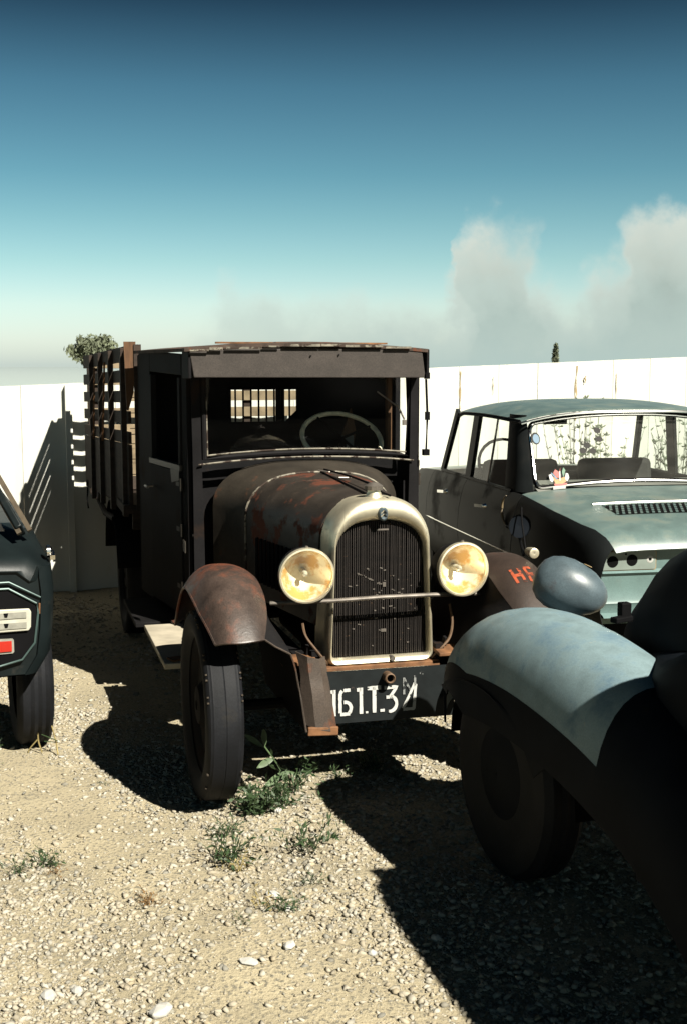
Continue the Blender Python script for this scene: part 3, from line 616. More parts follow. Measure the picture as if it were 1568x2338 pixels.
# front wings
def wing(cx, s, mname):
    """s=-1: outer side at -X. returns object and surface function"""
    yc, zc = .05, (.362 if s < 0 else .358)
    def surf(u_, v_):      # u 0..1 front lip -> tail; v -1..1 outer -> inner
        a = lerp(R_(140), R_(-4), u_) if u_ < .8 else lerp(R_(140), R_(-4), .8) - (u_ - .8) * .5
        Rr = lerp(.515, .535, u_); y0, z0 = yc - Rr * math.cos(math.pi - a), zc + Rr * math.sin(a)
        if u_ > .62: t = (u_ - .62) / .38; y0 += t * t * .22; z0 = max(z0, .385)
        hw = .128 * (1 - (.36 * max(0, 1 - u_ / .30) ** 1.6 if v_ < 0 else .30 * max(0, 1 - u_ / .2) ** 2))
        x = hw * v_; hw *= 1 - .22 * u_ ** 3 if v_ < 0 else 1; x = hw * v_; drop = .085 * abs(v_) ** 2.6 * (.55 + .45 * min(1, u_ / .15)) * (1 - .7 * max(0, u_ - .6) / .4)
        if v_ > 0: drop *= .55
        rad = Vector((0, -math.cos(math.pi - a), math.sin(a)))
        lip = .018 * max(0, 1 - u_ / .14) ** 1.5 * (1 - v_ * v_)          # rounded leading edge reaches further down in the middle
        tan = Vector((0, -math.sin(a), -abs(math.cos(a)) if a > math.pi / 2 else abs(math.cos(a))))
        p = Vector((x, y0, z0)) - rad * drop + Vector((0, -.3, -1)) * lip
        return Vector((cx + s * -1 * p.x * 1.0, p.y, p.z)) if s < 0 else Vector((cx - p.x, p.y, p.z))
    sg = 1
    b = MB(); rows = []
    for i in range(33):
        rows.append([surf(i / 32, j / 8 - 1) for j in range(17)])
    b.grid(rows); w = b.build('front_wing', mname, TK, solid=.006)
    b = MB(); b.tube([r_[0] for r_ in rows], .006, 6); b.tube(rows[0], .005, 6); b.build('wing_bead', mname, w)
    return w, surf, rows
lw, lsurf, lrows = wing(-.618, -1, 'fender_rust')
rw, rsurf, rrows = wing(.560, 1, 'fender_dark')
# valances: sheets dropping from the inner wing edge, standing fore-and-aft
def val_x(z):
    P_ = [(.30, .372), (.43, .384), (.56, .408), (.64, .439), (.72, .480), (.80, .503), (1.0, .505)]
    for (a, b_), (c, d_) in zip(P_, P_[1:]):
        if z <= c: return lerp(b_, d_, max(0, (z - a) / (c - a)))
    return .505
for rows, sx, dx in ((lrows, -1, 0), (rrows, 1, -.07)):
    inner = [Vector(r_[-1]) for r_ in rows[:22]]
    g = []
    for p in inner:
        col = []
        for k in range(12):
            z = lerp(p.z, .32, k / 11); x = sx * (val_x(z) + dx); col.append(p if k == 0 else Vector((lerp(x, p.x, max(0, 1 - k / 2)), p.y + .04 * math.sin(k / 11 * 3), z)))
        g.append(col)
    b = MB(); b.grid(g); vv_ = b.build('valance', 'truck_paint', TK, solid=.004)
    b = MB(); b.tube(g[0], .0035, 5); b.build('valance_bead', 'apron_rust', vv_)
# red-orange letters on the right wing
def letters(surf, strokes, u0, u1, v0, v1, parent):
    for st in strokes:
        b = MB()
        for (ax, az), (bx, bz) in st:
            n = 5; row0, row1 = [], []
            d_ = Vector((bx - ax, 0, bz - az)); w = Vector((-d_.z, 0, d_.x)).normalized() * .10
            for k in range(n + 1):
                t = k / n; x, z = ax + d_.x * t, az + d_.z * t
                for row, sgn in ((row0, -1), (row1, 1)):
                    X, Z = x + w.x * sgn, z + w.z * sgn
                    uu, vv = lerp(u1, u0, 1 - (1 - Z)), lerp(v0, v1, X)
                    uu = lerp(u0, u1, 1 - Z); p = surf(uu, vv); e = .01
                    nn = (surf(uu + e, vv) - p).cross(surf(uu, vv + e) - p).normalized()
                    if nn.y > 0 and nn.z < .3 or nn.z < 0: nn = -nn
                    row.append(p + nn * .0045)
            b.grid([row0, row1])
        b.build('painted_letter', 'orange_paint', parent, smooth=False)
Hs = [((0, 0), (0, 1)), ((.55, 0), (.55, 1)), ((0, .5), (.55, .5))]
Es = [((0, 0), (0, 1)), ((0, 1), (.5, 1)), ((0, .5), (.45, .5)), ((0, 0), (.5, 0))]
letters(rsurf, [[((x + 0, z), (x2 + 0, z2)) for (x, z), (x2, z2) in Hs], [((x + 1.0, z), (x2 + 1.0, z2)) for (x, z), (x2, z2) in Es]], .145, .215, .46, .02, rw)
# apron and chassis
b = MB(); g = []
for k in range(7):
    t = k / 6; z = lerp(.53, .252, t); g.append([(lerp(-.352, -.322, t) + .008 * math.sin(t * 6), lerp(-.06, -.10, t), z + .03), (lerp(-.315, -.29, t), lerp(-.10, -.135, t) + .006 * math.sin(t * 9), z + .012 + .003 * math.cos(t * 13)), (lerp(-.27, -.235, t), lerp(-.10, -.135, t), z + .004), (lerp(-.238, -.202, t), lerp(-.06, -.10, t), z + .004)])
b.grid(g); ap = b.build('front_apron', 'apron_rust', TK, solid=.004)
b = MB(); b.box((-.262, -.128, .258), (.12, .014, .034), (0, .05, 0)); b.build('torn_edge', 'rust_edge', ap, smooth=False, bevel=.004)
b = MB(); b.box((.0, .01, .463), (.50, .05, .022)); b.box((-.33, .0, .51), (.14, .10, .015), (.1, 0, 0)); b.box((.30, .0, .51), (.13, .10, .015), (.1, 0, 0)); b.build('front_crossmember', 'rust_edge', TK, smooth=False, bevel=.003)
b = MB()
for s in (-1, 1):
    b.box((s * .30, .92, .46), (.05, 1.74, .10)); b.tube([(s * .30, -.04, .46), (s * .30, .0, .49), (s * .30, .1, .50)], .018, 8)
    for k in range(5): b.box((s * .30, .36, .33 + k * .009), (.045, .75 - k * .12, .008))
    b.box((s * .255, .02, .527), (.035, .04, .02)); b.box((s * .285, .03, .54), (.012, .02, .04), (.3, 0, .2))
b.box((0, 2.9, .62), (.5, 2.6, .10)); b.tube([(-.58, .05, .33), (.58, .05, .33)], .022, 8)
b.build('chassis', 'truck_paint', TK, smooth=False)
b = MB(); b.box((0, .7, .62), (.34, .75, .40)); b.box((0, .5, .36), (.28, .5, .16)); b.build('engine', 'matt_black', TK, bevel=.02)
# plate
pl = MB(); pl.prism([(-.240, -.075, .474), (.30, -.055, .464), (.295, -.060, .258), (-.236, -.082, .268)], (0, .006, 0)); plate = pl.build('number_plate', 'plate_black', TK, smooth=False)
def on_plate(x, z):
    t = (x + .23) / .53; return Vector((x, lerp(-.0845, -.0615, t) + (z - .25) * .04, z))
def glyph(strokes, x, z, w, h, th, m_='white_letter', name='plate_character'):
    b = MB()
    for st in strokes:
        P = [Vector((x + a * w, 0, z + c * h)) for a, c in st]; L0, L1 = [], []
        for i, p in enumerate(P):
            d_ = (P[min(i + 1, len(P) - 1)] - P[max(i - 1, 0)]).normalized(); nn = Vector((-d_.z, 0, d_.x)) * th / 2 * random.uniform(.85, 1.1)
            L0.append(on_plate((p + nn).x, (p + nn).z) - Vector((0, .003, 0))); L1.append(on_plate((p - nn).x, (p - nn).z) - Vector((0, .003, 0)))
        b.grid([L0, L1])
    return b.build(name, m_, plate, smooth=False)
def dense(st, n=6):
    o = []
    for a, c in zip(st, st[1:]):
        for k in range(n): o.append((lerp(a[0], c[0], k / n), lerp(a[1], c[1], k / n)))
    return o + [st[-1]]
arc = lambda cx, cz, r, rz, a0, a1, n=12: [(cx + r * math.cos(R_(lerp(a0, a1, k / n))), cz + rz * math.sin(R_(lerp(a0, a1, k / n)))) for k in range(n + 1)]
one = [dense([(.5, 0), (.5, 1)]), dense([(.1, .93), (.5, .93)])]
GZ, GH = .299, .103
glyph(one, -.222, GZ, .034, GH, .014)
glyph([dense([(.9, .95), (.35, .95)]) , arc(.55, .75, .5, .25, 130, 180, 5) + dense([(.05, .75), (.05, .1)]), dense([(.05, .04), (.85, .04)]), arc(.45, .26, .5, .24, -50, 100, 8)], -.183, GZ, .048, GH, .0135)
glyph(one, -.118, GZ, .044, GH, .0145)
glyph([dense([(0, .95), (1, .95)]), dense([(.5, 1), (.5, 0)])], -.070, GZ, .056, GH, .0155)
glyph([dense([(0, .06), (1, .06)], 2)], -.018, GZ, .018, GH, .011); glyph([dense([(0, .04), (1, .04)], 2)], -.078, GZ, .010, GH, .009)
glyph([dense([(0, .95), (1, .95), (.45, .58)]), dense([(.15, .58), (.45, .58)], 3), arc(.42, .31, .55, .29, 80, -100, 12)], -.0, GZ - .003, .052, GH, .0135)
glyph([dense([(.9, 1.05), (0, .10)]), dense([(0, .06), (.85, .06)]), dense([(.95, 1.0), (.80, .05)])], .078, GZ - .004, .056, GH, .0125)
glyph([dense([(.0, 1.25), (.0, .6)]), dense([(.05, 1.2), (.75, .75)])], .082, GZ, .034, GH, .009, 'grey_letter', 'faded_character')
glyph([dense([(.9, 1.3), (.9, .9)])], .096, GZ, .036, GH, .009, 'grey_letter', 'faded_character')
glyph([arc(.3, .5, .3, .4, 60, 300, 6)], .150, GZ + .135, .012, .012, .003, 'grey_letter', 'faded_character'); glyph([dense([(0, 0), (0, .9), (.6, .9)])], .161, GZ + .135, .010, .012, .003, 'grey_letter', 'faded_character')
b = MB(); b.lathe([(-.11, .013), (-.115, .017), (-.112, .021), (-.09, .021), (-.06, .02)], (.012, 0, .440), 'Y', 18); cr = b.build('crank_ring', 'cable', TK)
b = MB(); b.lathe([(-.093, .0125), (-.093, .001)], (.012, 0, .440), 'Y', 14); b.build('crank_hole', 'matt_black', cr)

# wheels
def wheel(name, cx, cy, r, w, rz=0., par=TK):
    h = bpy.data.objects.new(name, None); COL.objects.link(h); h.parent = par; h.location = (cx, cy, r - .012); h.rotation_euler.z = rz
    b = MB(); hw = w / 2
    prof = [(-hw * .62, r - .105), (-hw * .92, r - .08), (-hw, r - .05), (-hw * .97, r - .025), (-hw * .88, r - .014), (-hw * .78, r - .007), (-hw * .70, r - .006)]
    for q_ in (-.42, .0, .42): prof += [(hw * (q_ * 1.4 - .04), r - .001 - abs(q_) * .004), (hw * (q_ * 1.4), r - .003), (hw * (q_ * 1.4 + .04), r - .001 - abs(q_) * .004)]
    prof += [(hw * .70, r - .006), (hw * .78, r - .007), (hw * .88, r - .014), (hw * .97, r - .025), (hw, r - .05), (hw * .92, r - .08), (hw * .62, r - .105)]
    b.lathe(prof, (0, 0, 0), 'X', 64); ty = b.build('tyre', 'tyre', h, ang=30)
    b = MB()
    for k in range(110):
        if random.random() < .72: continue
        a = k / 110 * math.tau
        for s in (-1, 1): b.box((s * hw * .885, math.cos(a) * (r - .010), math.sin(a) * (r - .010)), (.007, .006, .010), (a - math.pi / 2, 0, 0))
    b.build('shoulder_cracks', 'tyre_edge', ty, smooth=False)['kind'] = 'stuff'
    b = MB(); b.lathe([(-hw * .55, r - .085), (-hw * .5, r - .12), (-hw * .2, r - .15), (-hw * .35, .09), (-hw * .7, .07), (-hw * .75, .02)], (0, 0, 0), 'X', 32); b.lathe([(hw * .55, r - .085), (hw * .5, r - .12), (hw * .1, r - .15), (hw * .1, .02)], (0, 0, 0), 'X', 32); b.build('rim', 'truck_paint', h, solid=.004)
    return h
wheel('wheel', -.668, .03, .365, .140, R_(0)); wheel('wheel', .60, .03, .365, .140, R_(0))
wheel('wheel', -.66, 3.0, .365, .155); wheel('wheel', .66, 3.0, .365, .155)
# running boards
for s in (-1, 1):
    b = MB(); b.box((s * .685, .96, .375), (.185, .80, .025)); rb = b.build('running_board', 'dusty_board', TK, bevel=.004)
    b = MB(); b.box((s * .705, 1.75, .372), (.215, .64, .025)); b.build('shaded_board_end', 'truck_paint', TK, bevel=.004)  # rear of the board, coloured dark in place of the cab's shadow
    b = MB(); b.box((s * .72, .62, .392), (.06, .06, .008), (0, 0, .3)); b.build('rust_flake', 'rust_edge', rb, smooth=False)
    b = MB(); b.grid([[(s * .60, .6, .38), (s * .60, 2.0, .38)], [(s * .40, .6, .50), (s * .40, 2.0, .50)]]); b.build('board_apron', 'truck_paint', TK, solid=.004)
b = MB(); b.box((-.603, 1.15, .80), (.004, .07, .055)); b.build('paper_tag', 'scuttle_paint', TK, smooth=False)
# side lamp with rod and mirror on the right wing
b = MB(); b.lathe([(-.03, .002), (-.032, .016), (-.03, .021), (0, .021), (.03, .016), (.04, .004)], (.645, .0, .893), 'Y', 16); sl = b.build('side_lamp', 'nickel', TK)
b = MB(); b.lathe([(-.031, .011), (-.029, .001)], (.645, 0, .893), 'Y', 12); b.build('lamp_bulb', 'lens_slot', sl)
b = MB(); b.tube([(.62, .02, .88), (.70, .25, .93), (.75, .5, .93)], .006, 6); b.tube([(.635, .03, .89), (.655, .12, 1.00), (.66, .14, 1.06)], .004, 6); mr = b.build('mirror_arm', 'black', TK)
b = MB(); b.lathe([(0, .05), (.008, .048), (.012, .001)], (.66, .15, .98), 'Y', 20); b.build('round_mirror', 'dark_blue', mr)

# stake bed
ZS = ((1.712, .085), (1.590, .070), (1.475, .068), (1.360, .068), (1.245, .068))
def bx(t): return lerp(.735, .865, t)
BY0, BY1 = 2.30, 4.12
b = MB(); b.box((0, 3.21, .845), (1.56, 1.82, .05)); b.box((0, 2.32, .78), (1.46, .05, .10)); b.build('bed_floor', 'old_wood', TK, smooth=False)
for s in (-1, 1):
    def P(t, z, o=0): return Vector((s * (bx(t) + o), lerp(BY0, BY1, t), z - .045 * t))
    for z, h in ZS:
        b = MB(); b.beam(P(0, z), P(1, z + random.uniform(-.006, .006)), .018, h); b.build('slat', 'old_wood', TK, smooth=False, bevel=.003)
    for z in (1.155, 1.055, .955, .880):
        b = MB(); b.beam(P(0, z), P(1, z), .022, .104 if z > .9 else .06); b.build('board', 'old_wood', TK, smooth=False, bevel=.003)
    for t, w in ((.055, .075), (.30, .075), (.53, .07), (.75, .07), (.975, .08)):
        b = MB(); b.beam(P(t, .80, -.025 if t > .9 else .018), P(t, 1.745, -.025 if t > .9 else .018), w, .03, (1, 0, 0)); b.build('stake', 'old_wood', TK, smooth=False, bevel=.003)
    b = MB(); b.beam(P(.5, 1.20, .02), P(.38, 1.68, .03), .012, .006); b.beam(P(.72, 1.2, .02), P(.62, 1.66, .03), .010, .006); b.build('iron_strap', 'rust_edge', TK, smooth=False, split=True)
for z, h in ZS + ((1.155, .098), (1.055, .098), (.955, .098)):       # tailboard
    b = MB(); b.box((0, 4.10, z - .045), (1.70, .018, h)); b.build('tailboard_slat', 'pale_wood', TK, smooth=False, bevel=.002)
for x in (-.80, -.28, .28, .80):
    b = MB(); b.box((x, 4.122, 1.25), (.06, .022, .92)); b.build('tailboard_stake', 'old_wood', TK, smooth=False)
b = MB(); b.box((-.692, 2.25, 1.30), (.040, .02, .92)); b.build('headboard_stake', 'old_wood', TK, smooth=False)
b = MB(); b.prism([(-.765, 2.262, 1.775), (-.70, 2.262, 1.775), (-.715, 2.262, 1.50), (-.745, 2.262, 1.40), (-.755, 2.262, 1.40)], (0, -.014, 0)); b.build('loose_plank', 'brown_wood', TK, smooth=False)
for z, h in ((1.66, .05), (1.20, .10), (1.09, .10), (.98, .10)):
    b = MB(); b.box((.03, 2.33, z), (1.38, .016, h)); b.build('headboard_slat', 'pale_wood', TK, smooth=False)
for x in (-.62, -.25, .12, .5, -.672):
    b = MB(); b.box((x, 2.315, 1.28), (.05, .015, .86)); b.build('headboard_stake', 'old_wood', TK, smooth=False)
b = MB()
for k in range(8): b.box((-.722 + .0, 2.27, .96 + k * .085), (.03, .004, .004))
b.build('wire', 'black', TK, smooth=False, split=True)
b = MB(); b.lathe([(-.875, .018), (-.86, .03), (-.86, .018)], (0, 4.0, .84), 'X', 12); b.tube([(-.87, 4.0, .82), (-.875, 4.02, .72), (-.87, 4.0, .66)], .006, 6); b.tube([(-.83, 3.9, .80), (-.8, 3.4, .70), (-.78, 2.9, .72)], .02, 8); b.build('latch_chain', 'black', TK)
b = MB()
for s in (-1, 1): b.grid([[(s * .56, y, z) for y, z in arc(3.0, .40, .46, .42, 170, 10, 14)], [(s * .80, y, z) for y, z in arc(3.0, .40, .46, .42, 170, 10, 14)]])
b.build('rear_mudguard', 'truck_paint', TK, solid=.006, split=True)

# ---------------------------------------------------------------- blue-grey saloon, seen from its rear left corner
RC = thing('saloon_car', 'faded blue grey saloon with louvred engine lid parked beside the truck', 'car', (1.15, 5.6, 0), R_(11))
RCX = .70
def hwR(y): # half width of the body along its length
    pts = [(-.01, .625), (.06, .66), (.2, .70), (.5, .735), (1, .745), (2.6, .745), (3.2, .72), (3.6, .66), (3.75, .52)]
    for (a, b_), (c, d_) in zip(pts, pts[1:]):
        if y <= c: return lerp(b_, d_, (y - a) / (c - a))
    return .5
def topR(y):
    pts = [(-.01, .785), (.0, .80), (.03, .832), (.10, .862), (.3, .888), (.6, .918), (.95, .945), (2.6, .935), (3.2, .90), (3.6, .82), (3.75, .68)]
    for (a, b_), (c, d_) in zip(pts, pts[1:]):
        if y <= c: return lerp(b_, d_, (y - a) / (c - a))
    return .68
def flank(s, ys_, name, mname, par=RC, z0=.34):
    b = MB(); rows = []
    for y in ys_:
        hw, zt_ = hwR(y), topR(y); row = []
        for t, dx in ((0, -.05), (.12, -.012), (.3, .008), (.5, .016), (.7, .008), (.84, -.008), (.94, -.026), (1, -.05)):
            row.append((RCX + s * (hw + dx), y, lerp(z0, zt_, t)))
        rows.append(row)
    b.grid(rows); return b.build(name, mname, par, solid=.004, ang=50)
Yr = [-.01, 0, .03, .1, .2, .35, .5, .65, .8, .93]
for s in (-1, 1):
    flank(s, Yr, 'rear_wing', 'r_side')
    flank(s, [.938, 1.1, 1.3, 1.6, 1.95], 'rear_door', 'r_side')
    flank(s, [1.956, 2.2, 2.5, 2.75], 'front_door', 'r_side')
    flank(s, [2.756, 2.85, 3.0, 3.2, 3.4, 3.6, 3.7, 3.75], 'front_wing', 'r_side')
# engine lid with crown, dropping in a rolled edge at the rear
def lid(u_, y):
    hw = hwR(y) - .055; x = hw * u_; edge = max(0, abs(u_) - .90) / .10
    return (RCX + x, y, topR(y) + .028 * (1 - abs(u_) ** 3) * min(1, .3 + y) - .006 * edge ** 2)
b = MB(); b.grid([[lid(j / 20 - 1, y) for j in range(41)] for y in [-.02, -.018, -.005, .02, .06, .12, .2, .3, .45, .6, .75, .9, .97]])
ld_ = b.build('engine_lid', 'r_paint', RC, solid=.006, ang=50)
b = MB(); b.tube([lid(j / 10 - 1, -.018) for j in range(21)], .006, 6); b.build('lid_edge', 'r_paint', ld_)
# louvred vent: raised frame and mesh
def lp(x, y, o=.0):
    u_ = (x - RCX) / (hwR(y) - .055); p = lid(u_, y); return (p[0], p[1], p[2] + o)
b = MB(); b.grid([[lp(x, y, .004) for x in [k / 12 * .84 + .28 for k in range(13)]] for y in (.30, .40, .50)]); b.build('vent_recess', 'matt_black', ld_)
for r_ in range(5):
    for k in range(26):
        x = .285 + k * .032 + (r_ % 2) * .016; y = .315 + r_ * .042
        b = MB(); p = Vector(lp(x, y, .007)); b.box(p, (.014, .010, .007), (.3, 0, 0)); b.build('vent_fin', 'r_paint', ld_, smooth=False)
b = MB(); b.tube([lp(x, .53, .006) for x in [k / 10 * .92 + .24 for k in range(11)]], .008, 8); b.build('vent_trim', 'chrome', ld_)
# rear panel
def zr_(t): return lerp(.452, .775, t)
b = MB(); rows = []
for z, y in ((.775, .030), (.70, .032), (.675, .034), (.662, .016), (.650, .030), (.60, .034), (.53, .030), (.515, .022), (.50, .030), (.466, .032), (.458, .0), (.452, -.012), (.446, .03), (.40, .10)):
    rows.append([(RCX + u_ * .615, y + .04 * u_ * u_ * 0, z) for u_ in [k / 8 - 1 for k in range(17)]])
b.grid(rows); rp = b.build('rear_panel', 'r_panel', RC, solid=.004, ang=30)
b = MB(); b.box((RCX, .12, .40), (1.1, .02, .14)); b.build('lower_valance', 'black', RC, smooth=False)
for s in (-1, 1):
    cx_ = RCX + s * .48
    def rr_pts(w, h, r, y, cx=cx_, cz=.720, n=5):
        o = []
        for qx, qz, a0 in ((1, 1, 0), (-1, 1, 90), (-1, -1, 180), (1, -1, 270)):
            for k in range(n + 1): a = R_(a0 + 90 * k / n); o.append((cx + qx * (w / 2 - r) + r * math.cos(a), y, cz + qz * (h / 2 - r) + r * math.sin(a)))
        return o
    b = MB(); b.prism(rr_pts(.285, .096, .012, .030), (0, -.004, 0)); b.build('lamp_base_edge', 'primer_edge', RC, smooth=False)
    b = MB(); b.prism(rr_pts(.275, .087, .010, .0255), (0, -.003, 0)); lb = b.build('lamp_base', 'r_plate', RC, smooth=False)
    for x, z, r in ((cx_ - .082, .717, .028), (cx_ + .016, .722, .028), (cx_ - .016, .752, .005), (cx_ + .108, .724, .006), (cx_ - .126, .716, .004)):
        b = MB(); b.lathe([(.0222, r), (.0215, r), (.0215, .0008)], (x, 0, z), 'Y', 28); b.build('lamp_hole', 'matt_black', lb)
    b = MB(); b.lathe([(.0222, .018), (.0200, .012), (.0205, .008)], (cx_ + .108, 0, .724), 'Y', 18); b.build('bare_patch', 'white', lb)
# glasshouse
YG0, YG1 = .95, 1.13       # rear window base / top
def rwp(u_, t): # rear window point, u -1..1, t 0..1 base..top
    hw = lerp(.615, .605, t); return Vector((RCX + hw * u_, lerp(YG0, YG1, t) + .04 * u_ * u_, lerp(.955 + .045 * (1 - u_ * u_), 1.325 + .060 * (1 - abs(u_) ** 2.3), t)))
def ring(u0, u1, t0, t1, n=6, r=.06):
    o = []
    for qx, qt, a0 in ((1, 1, 0), (-1, 1, 90), (-1, -1, 180), (1, -1, 270)):
        for k in range(n + 1):
            a = R_(a0 + 90 * k / n); uu = (u1 if qx > 0 else u0) - qx * r * (1 - abs(math.cos(a))) ; tt = (t1 if qt > 0 else t0) - qt * r * 2.6 * (1 - abs(math.sin(a))); o.append((uu, tt))
    out = []
    for (a, c), (a2, c2) in zip(o, o[1:] + o[:1]):
        m_ = 8 if abs(a - a2) > .5 else 1
        for k in range(m_): out.append((lerp(a, a2, k / m_), lerp(c, c2, k / m_)))
    return out
rg = ring(-.975, .975, .03, .97)
b = MB(); P_ = [rwp(*q_) for q_ in rg]; b.tube([Vector(p) + Vector((0, -.012, 0)) for p in P_ + P_[:1]], .0055, 6, False); b.build('window_trim', 'chrome', RC)
b = MB(); b.tube([Vector(p) + Vector((0, .004, 0)) for p in P_ + P_[:1]], .014, 6, False); b.build('window_rubber', 'black', RC)
b = MB(); b.grid([[rwp(k / 10 - 1, t) for k in range(21)] for t in (.02, .5, .98)]); b.build('rear_window', 'glass', RC)
# C pillars: sheet from the side window to the rear window, curving round
def sidep(s, y, z):   # glasshouse side surface with tumblehome
    t = max(0, (z - .94) / .42); return Vector((RCX + s * (lerp(hwR(y) - .055, .640, t)), y, z))
for s in (-1, 1):
    b = MB(); rows = []
    for t in (0, .25, .5, .75, 1.0, 1.06):
        z = lerp(.945, 1.345, t); a = sidep(s, lerp(1.24, 1.32, t), z); e = rwp(s * .99, min(t, 1)); e = Vector((e.x, e.y, z))
        mid = Vector((RCX + s * (abs(a.x - RCX) - .004), lerp(e.y, a.y, .35), z)); rows.append([a, mid, lerp(mid, e, .6) + Vector((s * .004, -.004, 0)), e])
    b.grid(rows); b.build('rear_pillar', 'r_side', RC, solid=.01, ang=60)
    for nm, y0b, y0t, w in (('middle_pillar', 1.955, 1.92, .11), ('front_pillar', 2.55, 2.36, .06)):
        b = MB(); A, B = sidep(s, y0b, .935), sidep(s, y0t, 1.35); b.beam(A, B, w, .025, (s, 0, 0)); b.build(nm, 'r_side', RC, bevel=.004)
    b = MB(); b.tube([sidep(s, y, .945) + Vector((s * .004, 0, 0)) for y in (1.12, 1.4, 1.7, 2.1, 2.55)], .012, 6); b.build('window_ledge', 'r_side', RC)
    b = MB(); b.tube([sidep(s, 1.57, .945), sidep(s, 1.53, 1.345)], .007, 6); b.build('quarter_bar', 'chrome', RC)
    b = MB(); b.add([sidep(s, 1.24, .95), sidep(s, 1.90, .95), sidep(s, 1.86, 1.34), sidep(s, 1.32, 1.34)], [(0, 1, 2, 3)]); b.build('rear_side_window', 'glass', RC, smooth=False)
    b = MB(); b.add([sidep(s, 2.01, .95), sidep(s, 2.53, .95), sidep(s, 2.34, 1.34), sidep(s, 1.98, 1.34)], [(0, 1, 2, 3)]); b.build('front_side_window', 'glass', RC, smooth=False)
    # handles, lower strip, wheel-arch crescent
    for y in (1.40, 2.22):
        b = MB(); xx = RCX + s * (hwR(y) + .020); b.lathe([(0, .016), (s * .012, .014), (s * .022, .008)], (xx, y - .03, .835), 'X', 12, True); b.beam((xx + s * .02, y - .03, .835), (xx + s * .025, y + .10, .825), .012, .018, (0, 0, 1)); b.build('door_handle', 'chrome', RC)
    b = MB(); b.tube([(RCX + s * (hwR(y) + .012), y, z) for y, z in ((.72, .618), (1.0, .618), (1.5, .616), (2.0, .614), (2.6, .612), (3.3, .61))], .007, 6); b.build('side_strip', 'chrome', RC)
    b = MB(); cpts = [(RCX + s * (hwR(.9) + .014), 1.00 + .10 * math.cos(a), .85 + .085 * math.sin(a)) for a in [R_(k * 14 - 95) for k in range(13)]]; b.tube([Vector(p) for p in cpts], [.002 + .006 * math.sin(math.pi * k / 12) for k in range(13)], 6); b.build('scrape', 'rim_yellow', RC)
# roof
b = MB(); rows = []
def roofp(u_, t):
    y = lerp(1.10, 2.40, t); hw = .655 - .012 * (1 - math.sin(math.pi * min(1, max(0, t * .9 + .05)))); crown_ = .085 * (.78 + .22 * math.sin(math.pi * t)); z = 1.338 + .012 * math.sin(math.pi * t) + crown_ * (1 - abs(u_) ** 3.2)
    y -= .05 * (1 - u_ * u_) * (1 - t) - .03 * u_ * u_ * (1 - t)
    return (RCX + hw * u_, y, z - .03 * max(0, t - .92) / .08)
b.grid([[roofp(j / 14 - 1, t / 14) for j in range(29)] for t in range(15)]); rf = b.build('roof', 'r_paint', RC, solid=.012, ang=60)
for s in (-1, 1):
    b = MB(); b.tube([Vector(roofp(s, t / 8)) + Vector((0, 0, -.008)) for t in range(9)], .010, 6); b.build('gutter', 'black', rf)
b = MB(); b.tube([Vector(roofp(j / 10 - 1, 0)) + Vector((0, -.01, -.014)) for j in range(21)], .007, 6); b.build('roof_trim', 'chrome', rf)
# front end, interior
b = MB(); b.grid([[(RCX + (hwR(y) - .05) * u_, y, topR(y) + .02 * (1 - u_ * u_)) for u_ in [k / 6 - 1 for k in range(13)]] for y in (2.58, 2.8, 3.1, 3.4, 3.6, 3.74)]); b.build('front_lid', 'r_paint', RC, solid=.006)
b = MB(); b.box((RCX, 3.74, .55), (1.0, .02, .3)); b.build('nose_panel', 'r_paint', RC, smooth=False)
b = MB(); b.box((RCX, 1.85, .36), (1.3, 3.2, .06)); b.build('floor_pan', 'matt_black', RC, smooth=False)
b = MB(); b.grid([[(RCX + .60 * u_, y, z) for u_ in [k / 6 - 1 for k in range(13)]] for y, z in ((.95, .95), (1.02, .975), (1.15, .985), (1.30, .980))]); b.build('parcel_shelf', 'shelf', RC, solid=.01)
b = MB(); b.box((RCX, 1.36, .76), (1.22, .12, .40), (-.12, 0, 0)); b.build('rear_seat', 'seat_dark', RC, bevel=.03)
for s in (-1, 1):
    b = MB(); b.box((RCX + s * .32, 2.02, .82), (.50, .10, .46), (-.15, 0, 0)); b.build('front_seat', 'seat_dark', RC, bevel=.04)
b = MB(); b.box((RCX, 2.50, .86), (1.3, .16, .14)); b.build('dashboard', 'seat_dark', RC, bevel=.02)
sc = Vector((RCX - .32, 2.32, .99)); sm_ = Matrix.Rotation(R_(-30), 3, 'X')
b = MB(); b.tube([sc + sm_ @ Vector((.19 * math.cos(k / 24 * math.tau), 0, .19 * math.sin(k / 24 * math.tau))) for k in range(25)], .011, 6, False); sw2 = b.build('steering_wheel', 'black', RC)
b = MB(); b.tube([sc + sm_ @ Vector((-.19, 0, 0)), sc + sm_ @ Vector((.19, 0, 0))], .01, 6); b.build('spoke', 'black', sw2)
b = MB(); b.box((RCX + .02, 2.33, 1.28), (.16, .015, .05)); b.build('inside_mirror', 'black', RC, bevel=.004)
for s in (-1, 1):
    for y in (.75, 3.0):
        b = MB(); b.lathe([(-.07, .18), (-.075, .26), (-.05, .29), (.05, .29), (.075, .26), (.07, .18)], (RCX + s * .63, y, .285), 'X', 28, True); b.build('wheel', 'tyre', RC)
